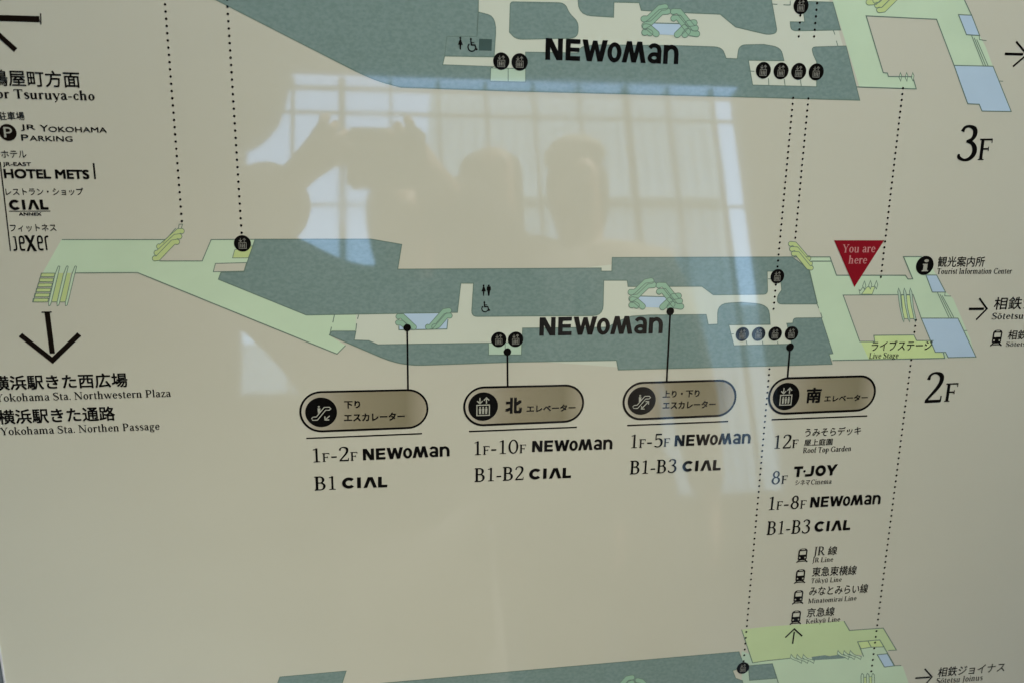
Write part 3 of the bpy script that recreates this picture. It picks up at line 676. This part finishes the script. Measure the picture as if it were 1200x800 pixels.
# ---- arrows
def arrow(segs, wpx, m='black', tail=None):
    P = Print()
    for i, s in enumerate(segs): line_px(P, s, wpx[i] if isinstance(wpx, (list, tuple)) else wpx, H6 + i * .00001, m)
    if tail: line_px(P, tail, wpx[-1] if isinstance(wpx, (list, tuple)) else wpx * .6, H6 + .00005, m)
    return P.build('arrow', board)
arrow([[(-34, 20.5), (46.5, 22.8)], [(18.5, 59), (-26, 19), (24, -24)]], [7.2, 6.4, 1.6], 'brown', [(47.7, 16), (48, 29)])
arrow([[(55.3, 366), (61.4, 413.8)], [(24, 392.2), (61.6, 422), (93, 391.5)]], [6.2, 6.2, 1.6], 'brown', [(48.8, 366), (60.7, 365.7)])
arrow([[(1177.5, 63.4), (1199, 64)], [(1190.8, 49), (1203.5, 64.2), (1187, 78.3)]], [2.5, 2.0])
arrow([[(1135.3, 362.2), (1153, 362)], [(1147.6, 349.6), (1156.5, 362), (1143.8, 374.8)]], [2.6, 2.0])
arrow([[(1072.6, 793.9), (1090, 792.7)], [(1083.7, 783), (1092, 792.3), (1083, 803)]], [2.0, 1.7])
arrow([[(930.8, 739.5), (928.8, 753.6)], [(920.2, 746.3), (930.8, 736.2), (940, 744.6)]], [1.7, 1.7])

# ---- left column
jp('caption', board, '鶴屋町方面', (-10.5, 100.8), (94.6, 103.3), 19.2, bold=.012)
serif('caption', board, 'For Tsuruya-cho', (-14, 115), (111.4, 118), 10.6, wt=1.25)
jp('caption', board, '駐車場', (-1.5, 141), (29.4, 141.2), 9.8)
P = Print(); disc_uv(P, uv(9.3, 155.5), 10.3 * scl(9, 155), H6, 'brown', 36)
pk = P.build('parking_symbol', board); logo('lettering', pk, 'P', (5.2, 161.3), (15, 161.6), 12, 'pale', H7)
def sans(text, bl, br, h, bold=0.0, m='black'): return jp('caption', board, text, bl, br, h, m, bold=bold)
sans('JR', (24.6, 153.8), (42.2, 154.3), 7.8, .01); sans('Y', (47.4, 154.4), (57, 154.7), 7.8, .01); sans('OKOHAMA', (57.2, 154.8), (125.6, 155.8), 6.2, .012)
sans('P', (25.3, 165.2), (34, 165.4), 7.4, .01); sans('ARKING', (35, 165.4), (85.6, 166.3), 6.2, .012)
jp('caption', board, 'ホテル', (2, 185.2), (31.5, 185.3), 8.6)
sans('JR-EAST', (3.6, 196), (37, 196.3), 5.8, .02)
sans('HOTEL METS', (5.2, 209.2), (105.3, 210.2), 11, .035)
lines('rule', board, [[(109.7, 191.3), (111.6, 210.2)]], 2.2, 'black', H6)
lines('rule', board, [[(.3, 190), (12.4, 294.3)]], 1.5, 'black', H6)
jp('caption', board, 'レストラン・ショップ', (7.3, 229.3), (98.2, 229), 8.6)
logo('logo', board, 'CIΛL', (11.6, 246.2), (57.2, 245.8), 11.6)
lines('rule', board, [[(10.6, 247.8), (59.3, 247.6)]], .8, 'black', H6)
sans('ANNEX', (22.3, 252.9), (49, 252.9), 3.7, .03)
jp('caption', board, 'フィットネス', (12.5, 271.8), (66.6, 271.5), 8.8)
logo('logo', board, 'jeXer', (16.2, 294), (59, 293.2), 17)
jp('caption', board, '横浜駅きた西広場', (-7.8, 457.2), (150.2, 453), 17, bold=.018)
serif('caption', board, 'Yokohama Sta. Northwestern Plaza', (-4.5, 470.2), (200.6, 464.2), 8.6)
jp('caption', board, '横浜駅きた通路', (-1, 496.9), (135.7, 492), 17, bold=.018)
serif('caption', board, 'Yokohama Sta. Northen Passage', (1.3, 509.4), (187.6, 502.8), 8.6)

# ---- right column
jp('caption', board, '相鉄ジョイナス', (1163.8, 363.2), (1277, 361), 14.4, bold=.008)
serif('caption', board, 'Sōtetsu Joinus', (1162, 374.3), (1234, 373), 7.2)
jp('caption', board, '相鉄線', (1180.3, 398), (1214, 397.5), 11)
serif('caption', board, 'Sōtetsu Line', (1178.5, 405.8), (1226, 405), 5.2)
def train(px, py, w, hh):
    """front of a train over its rails; px, py = middle of the bottom"""
    P = Print(); c = uv(px, py); s = scl(px, py); sx, sy = w * s, hh * s
    f = lambda q: [c + Vector((a * sx + b * sy * .0, b * sy)) for a, b in q]
    P.poly(f([(-.43, .24), (-.43, .84), (-.34, .95), (-.16, 1), (.16, 1), (.34, .95), (.43, .84), (.43, .24), (.32, .16), (-.32, .16)]), H6, 'black')
    P.poly(f([(-.29, .55), (-.29, .82), (.29, .82), (.29, .55)]), H7, 'cream')
    P.poly(f([(-.16, .90), (-.16, .945), (.16, .945), (.16, .90)]), H7, 'cream')
    for x in (-.25, .25): disc_uv(P, c + Vector((x * sx, .34 * sy)), .07 * sx, H7, 'cream', 10)
    stroke_uv(P, f([(-.27, .17), (-.52, 0)]), .12 * sx, H6 + .00001, 'black'); stroke_uv(P, f([(.27, .17), (.52, 0)]), .12 * sx, H6 + .00001, 'black')
    P.poly(f([(-.40, .05), (-.36, .11), (.36, .11), (.40, .05)]), H6 + .00002, 'black')
    return P.build('train_symbol', board)
for x, y, w, hh in ((1166.8, 405, 12.5, 16.8), (939.6, 658.2, 12.2, 16.4), (936.9, 682.7, 12.2, 16.6), (934.6, 707, 12.2, 16.6), (931.9, 730.8, 12.2, 16.6)): train(x, y, w, hh)
serif('caption', board, 'JR', (953.6, 650.2), (966.3, 649.6), 10)
jp('caption', board, '線', (969.8, 649.8), (980.3, 649.3), 10.2)
serif('caption', board, 'JR Line', (952, 658.3), (976, 657.2), 5.3)
jp('caption', board, '東急東横線', (951, 675), (1003, 672.8), 11)
serif('caption', board, 'Tōkyū Line', (950.2, 682.6), (986, 680.7), 5.3)
jp('caption', board, 'みなとみらい線', (947.8, 697.7), (1016.4, 694), 10.8)
serif('caption', board, 'Minatomirai Line', (946.8, 706.3), (1003.4, 702.6), 5.4)
jp('caption', board, '京急線', (945, 722.7), (977.3, 720.8), 10.6)
serif('caption', board, 'Keikyū Line', (944.2, 730.3), (984.2, 727.3), 5.4)
jp('caption', board, '相鉄ジョイナス', (1098.2, 792.8), (1176.5, 786.3), 11)
serif('caption', board, 'Sōtetsu Joinus', (1096.8, 800.6), (1151, 796.2), 6.5)

# ---- callouts
def escal_symbol(parent, px, py, r, both):
    P = Print(); c = uv(px, py); s = r * scl(px, py)
    disc_uv(P, c, s, H6, 'black', 40)
    def st(pts, w): stroke_uv(P, [c + Vector(p) * s for p in pts], w * s, H7, 'pale')
    st([(-.62, -.40), (-.54, -.52), (-.26, -.52), (.28, .13), (.52, .13), (.62, .22), (.52, .33), (.20, .33), (-.32, -.30), (-.52, -.30), (-.62, -.40), (-.55, -.52)], .06)
    P.poly([c + Vector(p) * s for p in ((-.22, .28), (-.04, .28), (-.04, .06), (-.2, -.08))], H7, 'pale')
    disc_uv(P, c + Vector((-.13, .38)) * s, .065 * s, H7, 'pale', 10)
    if both:
        st([(.0, -.58), (.50, -.05)], .07); st([(.02, -.36), (.0, -.58), (.24, -.58)], .07); st([(.27, -.05), (.5, -.05), (.5, -.28)], .07)
    else:
        st([(.52, -.26), (.22, -.52)], .07); st([(.22, -.28), (.22, -.53), (.48, -.53)], .07)
    return P.build('escalator_symbol', parent)
def callout(x0, x1, tl, tr, bl, br, rule, pin, name_label):
    """rounded khaki label; tl.. are pixel points on its straight edges"""
    P = Print()
    a, b, c, d = uv(*tl), uv(*tr), uv(*br), uv(*bl)
    r1 = (a - d).length / 2; r2 = (b - c).length / 2; ml, mr = (a + d) / 2, (b + c) / 2
    e = (mr - ml).normalized(); n = Vector((-e.y, e.x))
    ul = (uv(x0, (tl[1] + bl[1]) / 2) - ml).dot(e) + r1; ur = (uv(x1, (tr[1] + br[1]) / 2) - ml).dot(e) - r2
    cl, cr = ml + e * ul, ml + e * ur
    ring = [cr + (e * math.cos(t) + n * math.sin(t)) * r2 for t in [math.radians(-90 + 10 * k) for k in range(19)]] + [cl + (e * math.cos(t) + n * math.sin(t)) * r1 for t in [math.radians(90 + 10 * k) for k in range(19)]]
    P.poly(ring, H4, 'pill'); stroke_uv(P, ring, 2.5 * scl(*tl), H5, 'black', True)
    o = P.build('callout', board, name_label)
    lines('rule', o, [rule], 1.6, 'black', H5)
    P = Print(); disc_uv(P, uv(*pin[0]), 4.5 * scl(*pin[0]), H7, 'black', 20); line_px(P, [pin[0], pin[1]], 2.0, H7 - .00002, 'black'); P.build('pointer', o)
    return o
c1 = callout(352, 501, (380, 458.7), (470, 456.7), (380, 504.6), (470, 501), [(359, 513), (494.6, 507.4)], ((477.2, 384), (478.2, 457)), 'khaki label for the down escalator')
escal_symbol(c1, 376.4, 482.5, 18.7, False)
jp('lettering', c1, '下り', (403.3, 478.3), (422.2, 477.8), 9, 'black', H6, .032); jp('lettering', c1, 'エスカレーター', (403.3, 493.6), (474.6, 491.6), 9.4, 'black', H6, .032)
c2 = callout(544, 683.3, (570, 453.3), (660, 451.3), (570, 497.3), (660, 493.6), [(549.5, 505), (676, 500)], ((594.6, 412), (595, 453.4)), 'khaki label for the north elevator')
lift_symbol(c2, 566.2, 475.8, 17.4)
jp('lettering', c2, '北', (592, 484.3), (611.5, 483.8), 18.8, 'black', H6, .045); jp('lettering', c2, 'エレベーター', (617, 482.5), (674.2, 481), 8, 'black', H6, .032)
c3 = callout(730.8, 861.8, (755, 448), (840, 445.6), (755, 490.3), (840, 486.6), [(735, 498), (853.3, 493.2)], ((785.5, 365), (781.3, 446.7)), 'khaki label for the up and down escalators')
escal_symbol(c3, 752, 469.2, 16.4, True)
jp('lettering', c3, '上り・下り', (776.3, 465.8), (819.4, 464.6), 8.6, 'black', H6, .028); jp('lettering', c3, 'エスカレーター', (776.3, 479), (838.2, 477.4), 8.8, 'black', H6, .028)
c4 = callout(901.4, 1025, (925, 442.8), (1005, 440.7), (925, 483.7), (1005, 480.3), [(904.2, 491.2), (1016.3, 486.8)], ((925.8, 406.5), (922.8, 443)), 'khaki label for the south elevator')
lift_symbol(c4, 921.2, 464, 15.6)
jp('lettering', c4, '南', (944, 472), (961.5, 471.3), 17.8, 'black', H6, .035); jp('lettering', c4, 'エレベーター', (965.5, 470.4), (1016.3, 469), 7.5, 'black', H6, .028)
for args in (('1ꜰ-2ꜰ', (367.2, 541), (419, 538.8), 16.2), ('B1', (369, 573.8), (393.6, 572.8), 15.8), ('1ꜰ-10ꜰ', (556, 532.6), (616.3, 530), 16), ('B1-B2', (556.2, 563.8), (613.4, 561.3), 15.6),
             ('1ꜰ-5ꜰ', (739.3, 524.4), (784.6, 522.6), 15.6), ('B1-B3', (738, 555), (792.4, 552.8), 15.4), ('12ꜰ', (907, 525.2), (934.8, 524), 15.5), ('8ꜰ', (903.8, 567), (922.2, 566), 15.4),
             ('1ꜰ-8ꜰ', (900.5, 597), (944, 595), 15.4), ('B1-B3', (898.2, 626), (948.6, 623.6), 15.4)):
    serif('floor_range', board, *args)
for t, a, b, c in (('NEWoMan', (425.6, 538.6), (527, 533.8), 13.2), ('CIΛL', (401, 571.6), (454, 570), 12.4), ('NEWoMan', (623.5, 529), (717.5, 525.6), 12.9), ('CIΛL', (620, 561), (669, 559.2), 12.2),
                   ('NEWoMan', (790.4, 522.3), (879.2, 518.8), 12.8), ('CIΛL', (799.2, 552), (844.2, 550.2), 12.2), ('NEWoMan', (949, 594), (1031.3, 589.8), 12), ('CIΛL', (953.8, 622.5), (996, 620.2), 11.8),
                   ('T·JOY', (929.6, 558.4), (980.6, 556), 12.2)):
    logo('logo', board, t, a, b, c)
jp('caption', board, 'うみそらデッキ', (943, 511.3), (1008.4, 508.8), 10)
jp('caption', board, '屋上庭園', (942, 522), (975.2, 520.8), 7.8)
serif('caption', board, 'Roof Top Garden', (940.8, 530.2), (997.2, 527.8), 6)
jp('caption', board, 'シネマ', (931.7, 568), (948.8, 567.3), 6.2)
serif('caption', board, 'Cinema', (950.2, 567), (974.3, 566), 5.7)

# ------------------------------------------------------------------ surroundings mirrored in the gloss
def box_mesh(name, boxes, mat, parent=None, origin=Vector((0, 0, 0)), bev=0.0):
    bm = bmesh.new()
    for (a, b) in boxes:
        r = bmesh.ops.create_cube(bm, size=1)
        for v in r['verts']:
            v.co = Vector([(a[i] + b[i]) / 2 + v.co[i] * (b[i] - a[i]) for i in range(3)]) - origin
    if bev: bmesh.ops.bevel(bm, geom=bm.edges[:], offset=bev, segments=2, affect='EDGES')
    me = bpy.data.meshes.new(name); bm.to_mesh(me); bm.free(); me.materials.append(M[mat])
    o = link_mesh(name, me, parent)
    if parent is None: o.location = origin
    return o
YF = -9.0
SKY_Y0, SKY_Y1, SKY_XA, SKY_XB = -1.3, 3.2, 2.32, 4.16        # made-up opening in the canopy, sized to drop soft sun on the board
g = box_mesh('floor', [((-60, -80, -.2), (60, 30, 0))], 'paving'); tag(g, kind='structure')
xl = refl_y(284, 200, YF).x; xr = refl_y(892, 330, YF).x
z_top = refl_y(600, 95, YF).z; z_sill = refl_y(600, 452, YF).z; z_low = refl_y(700, 585, YF).z; xs = refl_y(508, 300, YF).x
xr = (refl_y(864, 112, YF).x + refl_y(899, 340, YF).x) / 2
w = box_mesh('station_wall', [((-14, YF - .3, 0), (xs, YF, z_sill)), ((xs, YF - .3, 0), (14, YF, z_low)), ((-14, YF - .3, z_sill), (xl, YF, z_top)), ((xr, YF - .3, z_low), (14, YF, z_top)),
                              ((-14.3, YF - .3, 0), (-14.001, 4, z_top)), ((14.001, YF - .3, 0), (14.3, 4, z_top)), ((-14.3, 4.001, 0), (14.3, 4.3, z_top))], 'wall')  # side and rear walls: unseen, added to block outside light
tag(w, 'dim station wall below and beside the tall windows, a dull tone mirrored in the lower half of the board', 'wall')
c = box_mesh('canopy', [((-14.3, YF, z_top + .001), (14.3, SKY_Y0, z_top + .5)), ((-14.3, SKY_Y1, z_top + .001), (14.3, 4.3, z_top + .5)), ((-14.3, SKY_Y0 + .001, z_top + .001), (SKY_XA, SKY_Y1 - .001, z_top + .5)), ((SKY_XB, SKY_Y0 + .001, z_top + .001), (14.3, SKY_Y1 - .001, z_top + .5))], 'soffit')  # roof over the rest of the hall is unseen, added to shade it
tag(c, 'dark canopy soffit above the tall windows, mirrored along the upper edge of the board', 'canopy')
gw = empty('window_wall', (0, YF - .1, z_sill), 'tall station windows mirrored as pale blue panes between the two upper floor plans', 'window')
org = Vector((0, YF - .1, z_sill))
for x in (342, 400, 457.5, 514, 570, 626, 680, 735, 784, 836):
    X = refl_y(x, 110, YF).x; ww = .085 if x in (400, 735) else .04
    box_mesh('mullion', [((X - ww / 2, YF - .16, z_sill if X < xs else z_low), (X + ww / 2, YF - .04, z_top))], 'mull', gw, org)
for y, t in ((105, .045), (133, .03), (238, .02)):
    Z = refl_y(600, y, YF).z
    box_mesh('transom', [((xl, YF - .13, Z - t / 2), (xr, YF - .07, Z + t / 2))], 'mull', gw, org)
box_mesh('glass', [((xl, YF - .105, z_sill), (xs, YF - .095, z_top)), ((xs, YF - .105, z_low), (xr, YF - .095, z_top))], 'glass', gw, org)
# pale building outside
YB = -26.0
bx0 = refl_y(506, 150, YB).x; bx1 = refl_y(835, 160, YB).x; bz = refl_y(600, 108, YB).z
ob = empty('office_building', ((bx0 + bx1) / 2, YB, 0), 'pale ribbed building seen through the tall windows, mirrored right of the photographer', 'building')
oo = Vector(((bx0 + bx1) / 2, YB, 0))
box_mesh('wall', [((bx0, YB - 6, 0), (bx1, YB, bz))], 'concrete', ob, oo)
n = 22
for k in range(n):
    x = bx0 + (bx1 - bx0) * (k + .5) / n
    box_mesh('fin', [((x - .06, YB, .5), (x + .06, YB + .12, bz - .4))], 'concrete', ob, oo)
box_mesh('sky_blocker', [((bx1 + .01, YB - 7, 0), (bx1 + 7, YB - .6, refl_y(880, 352, YB).z))], 'concrete', ob, oo)  # unseen low wing, added to cut off the lower sky strip
box_mesh('sky_blocker', [((bx0 - 9, YB - 7, 0), (bx0 - .01, YB - .6, refl_y(340, 396, YB).z))], 'concrete', ob, oo)  # unseen low wing, added to dim the mirrored sky at lower left
Zb = refl_y(820, 232, YB).z
box_mesh('ledge', [((bx0, YB + .01, Zb - .2), (bx1 - .05, YB + .5, Zb + .2))], 'concrete', ob, oo)

# column with a flared head
YC = YF + 1.0
cb = refl_y(280, 190, YC)
bm = bmesh.new(); prof = [(.5, 0)] + [(r, refl_y(290, y, YC).z) for r, y in ((.5, 172), (.56, 164), (.68, 157), (.84, 146), (.96, 130), (1.02, 112), (1.06, 92), (1.10, 70))]
prof.append((1.1, z_top - .002))
rings = [[bm.verts.new((r * math.cos(2 * math.pi * k / 40), r * math.sin(2 * math.pi * k / 40), z)) for k in range(40)] for r, z in prof]
for a, b in zip(rings, rings[1:]):
    for k in range(40): bm.faces.new((a[k], a[(k + 1) % 40], b[(k + 1) % 40], b[k]))
bm.faces.new(rings[0][::-1]); bm.faces.new(rings[-1])
me = bpy.data.meshes.new('column'); bm.to_mesh(me); bm.free(); me.materials.append(M['wall'])
o = link_mesh('column', me, None, True); o.location = (cb.x - .5, YC, 0)
tag(o, 'round column with a flared head left of the tall windows, mirrored left of the photographer', 'column')

# ------------------------------------------------------------------ people
def skin_mesh(name, nodes, edges, mat, parent, org, levels=2, root=0):
    me = bpy.data.meshes.new(name); me.from_pydata([Vector(p) - org for p, _ in nodes], edges, [])
    o = link_mesh(name, me, parent)
    me.materials.append(M[mat])
    o.modifiers.new('skin', 'SKIN'); sv = me.skin_vertices[0].data
    for i, (_, r) in enumerate(nodes):
        rr = r if isinstance(r, tuple) else (r, r); sv[i].radius = rr; sv[i].use_root = (i == root)
    ss = o.modifiers.new('subdivision', 'SUBSURF'); ss.levels = 1; ss.render_levels = levels
    o.modifiers['skin'].use_smooth_shade = True
    return o
def person(label, head, feet_z, facing, lh, rh, le, re, jacket, trousers, hair_len, cap=None, group=None, puff=1.0, hands=None):
    """head = centre of the skull, facing = unit vector of the gaze; hands and elbows in world space"""
    f = Vector((facing[0], facing[1], 0)).normalized(); side = Vector((f.y, -f.x, 0)); up = Vector((0, 0, 1))   # side = the figure's right
    base = Vector((head.x, head.y, feet_z)) - f * .06
    Hh = (head.z + .11 - feet_z); s = Hh / 1.68
    root = empty('person', base, label, 'person', group)
    neck = head - up * .15 * s - f * .03; chest = neck - up * .16 * s - f * .01; waist = chest - up * .24 * s; pel = waist - up * .16 * s
    shR, shL = neck + side * .17 * s - up * .075 * s, neck - side * .17 * s - up * .075 * s
    hipR, hipL = pel + side * .09 * s - up * .03, pel - side * .09 * s - up * .03
    kneeR, kneeL = (pel + side * .10 * s - up * (pel.z - feet_z) * .5 + f * .02), (pel - side * .10 * s - up * (pel.z - feet_z) * .5 + f * .02)
    ankR, ankL = Vector((kneeR.x, kneeR.y, feet_z + .09)) - f * .03, Vector((kneeL.x, kneeL.y, feet_z + .09)) - f * .03
    toeR, toeL = ankR + f * .17 - up * .055, ankL + f * .17 - up * .055
    nodes = [(pel, .12 * s), (waist, .11 * s), (chest, .125 * s), (neck, .056 * s), (head - up * .065 + f * .025, (.062, .066)), (head + up * .01, (.086, .096)), (head + up * .075, (.066, .074)),
             (shR, .06 * s), (re, .042 * s), (rh, .028), (shL, .06 * s), (le, .042 * s), (lh, .028), (hipR, .085 * s), (kneeR, .058 * s), (ankR, .042 * s), (toeR, .034), (hipL, .085 * s), (kneeL, .058 * s), (ankL, .042 * s), (toeL, .034),
             (head + f * .112 - up * .022, .013)]
    edges = [(0, 1), (1, 2), (2, 3), (3, 4), (4, 5), (5, 6), (2, 7), (7, 8), (8, 9), (2, 10), (10, 11), (11, 12), (0, 13), (13, 14), (14, 15), (15, 16), (0, 17), (17, 18), (18, 19), (19, 20), (5, 21)]
    for hd, el, sg, hi in ((rh, re, 1, 9), (lh, le, -1, 12)):
        d = (hd - el).normalized() if hands is None else hands[0 if sg > 0 else 1].normalized()
        across = d.cross(side * sg).normalized() if hands is None else d.cross(N).normalized() * sg
        palm = hd + d * .055; pi = len(nodes); nodes.append((palm, (.036, .016))); edges.append((hi, pi))
        curl = (side * -sg) * .5 + f * .3 if hands is None else f * 1.0 + d * .1
        for k, ln in enumerate((.070, .078, .073, .058)):
            o0 = palm + d * .03 + across * (k - 1.5) * .019
            k1 = o0 + (d * .85 + curl * .3 if hands is None else d * .45 - N * .9).normalized() * ln * .5; k2 = k1 + (d * .35 + curl if hands is None else -N - d * .4).normalized() * ln * .5
            b = len(nodes); nodes += [(o0, .0088), (k1, .0082), (k2, .007)]; edges += [(pi, b), (b, b + 1), (b + 1, b + 2)]
        t0 = palm + across * -.03; t1 = t0 + (d * .5 - across * .6 + curl * .5).normalized() * .035; t2 = t1 + (d * .8 + curl * .4).normalized() * .028
        b = len(nodes); nodes += [(t0, .0105), (t1, .0098), (t2, .008)]; edges += [(pi, b), (b, b + 1), (b + 1, b + 2)]
    skin_mesh('body', nodes, edges, 'skin', root, base)
    wrR, wrL = rh.lerp(re, .12), lh.lerp(le, .12)
    jn = [(pel - up * .02, .148 * s), (waist, .137 * s), (chest, .148 * s), (neck + up * .015, .072 * s), (shR, .082 * s * puff), (re, .06 * s * puff), (wrR, .043 * puff), (shL, .082 * s * puff), (le, .06 * s * puff), (wrL, .043 * puff)]
    skin_mesh('jacket', jn, [(0, 1), (1, 2), (2, 3), (2, 4), (4, 5), (5, 6), (2, 7), (7, 8), (8, 9)], jacket, root, base)
    tn = [(pel - up * .03, .138 * s), (hipR, .102 * s), (kneeR, .078 * s), (ankR + up * .0, .062), (hipL, .102 * s), (kneeL, .078 * s), (ankL, .062)]
    skin_mesh('trousers', tn, [(0, 1), (1, 2), (2, 3), (0, 4), (4, 5), (5, 6)], trousers, root, base)
    for a, t in ((ankR, toeR), (ankL, toeL)): skin_mesh('shoe', [(a - up * .03, .05), (a.lerp(t, .6), .046), (t + f * .02, .04)], [(0, 1), (1, 2)], 'cloth_dark', root, base)
    hn = [(head + up * .095 - f * .01, (.07, .075)), (head + up * .045 - f * .03, (.098, .10)), (head - up * .03 - f * .05, (.088, .08)), (head - up * (.09 + hair_len * .5) - f * .06, (.07 if hair_len < .1 else .095, .05)), (head - up * (.10 + hair_len) - f * .055, (.05 if hair_len < .1 else .09, .04))]
    skin_mesh('hair', hn, [(0, 1), (1, 2), (2, 3), (3, 4)], 'hair', root, base)
    if cap:
        cn = [(head + up * .06, (.104, .112)), (head + up * .115, (.09, .098)), (head + up * .15, (.03, .03))]
        skin_mesh('cap', cn, [(0, 1), (1, 2)], cap, root, base)
        skin_mesh('cap_peak', [(head + up * .05 + f * .08, (.07, .008)), (head + up * .045 + f * .17, (.055, .006))], [(0, 1)], cap, root, base)
    for sg in (-1, 1):
        bm = bmesh.new(); bmesh.ops.create_uvsphere(bm, u_segments=12, v_segments=8, radius=.012)
        me = bpy.data.meshes.new('eye'); bm.to_mesh(me); bm.free(); me.materials.append(M['cam'])
        e = link_mesh('eye', me, root, True); e.location = head + f * .088 + side * .032 * sg + up * .012 - base
    return root
head = refl_at(475, 254, 1.02)
el = refl_at(262, 290, .90); er = refl_at(596, 320, .94)
# the mirrored photographer's own right hand shows on the right
person('photographer in a dark jacket with camera raised, a mirrored silhouette left of the board middle', head, 0.0, (0, 1), refl_at(352, 202, .72), refl_at(506, 206, .72), el, er, 'cloth_dark', 'cloth_grey', .02, puff=1.75, hands=(V * .75 - U * .65, V * .7 + U * .7))
h2 = refl_at(575, 212, 1.38)
person('long haired onlooker right beside the photographer, a faint mirrored shape on the board', h2, 0.0, (-.15, 1), h2 + Vector((-.25, .05, -.85)), h2 + Vector((.25, .05, -.85)), h2 + Vector((-.27, -.02, -.58)), h2 + Vector((.27, -.02, -.58)), 'cloth_grey', 'cloth_dark', .22)
h3 = refl_at(676, 222, 1.42)
person('onlooker in a light cap, a faint mirrored shape right of the long haired onlooker', h3, 0.0, (-.3, 1), h3 + Vector((-.25, .05, -.85)), h3 + Vector((.25, .05, -.85)), h3 + Vector((-.27, -.02, -.58)), h3 + Vector((.27, -.02, -.58)), 'cloth_light', 'cloth_dark', .03, 'cloth_light')
# the photographer's camera, its front just behind the viewpoint
back = -(W @ camdir(CX, CY)).normalized()
cr, cu_ = m3.col[0].copy(), m3.col[1].copy()
cc = CAM + back * .035
pc = empty('photo_camera', cc, 'black compact camera in the photographer hands, mirrored at the top of the dark silhouette', 'camera')
bm = bmesh.new(); bmesh.ops.create_cube(bm, size=1)
for v in bm.verts: v.co = cr * v.co.x * .13 + cu_ * (v.co.y * .10 - .014) + back * v.co.z * .034
bmesh.ops.bevel(bm, geom=bm.edges[:], offset=.007, segments=3, affect='EDGES')
me = bpy.data.meshes.new('camera_body'); bm.to_mesh(me); bm.free(); me.materials.append(M['cam']); link_mesh('camera_body', me, pc)
bm = bmesh.new(); bmesh.ops.create_cone(bm, cap_ends=True, segments=32, radius1=.024, radius2=.022, depth=.012)
for v in bm.verts: v.co = cr * v.co.x + cu_ * v.co.y + back * (v.co.z - .022)
me = bpy.data.meshes.new('lens_ring'); bm.to_mesh(me); bm.free(); me.materials.append(M['cam']); link_mesh('lens_ring', me, pc)
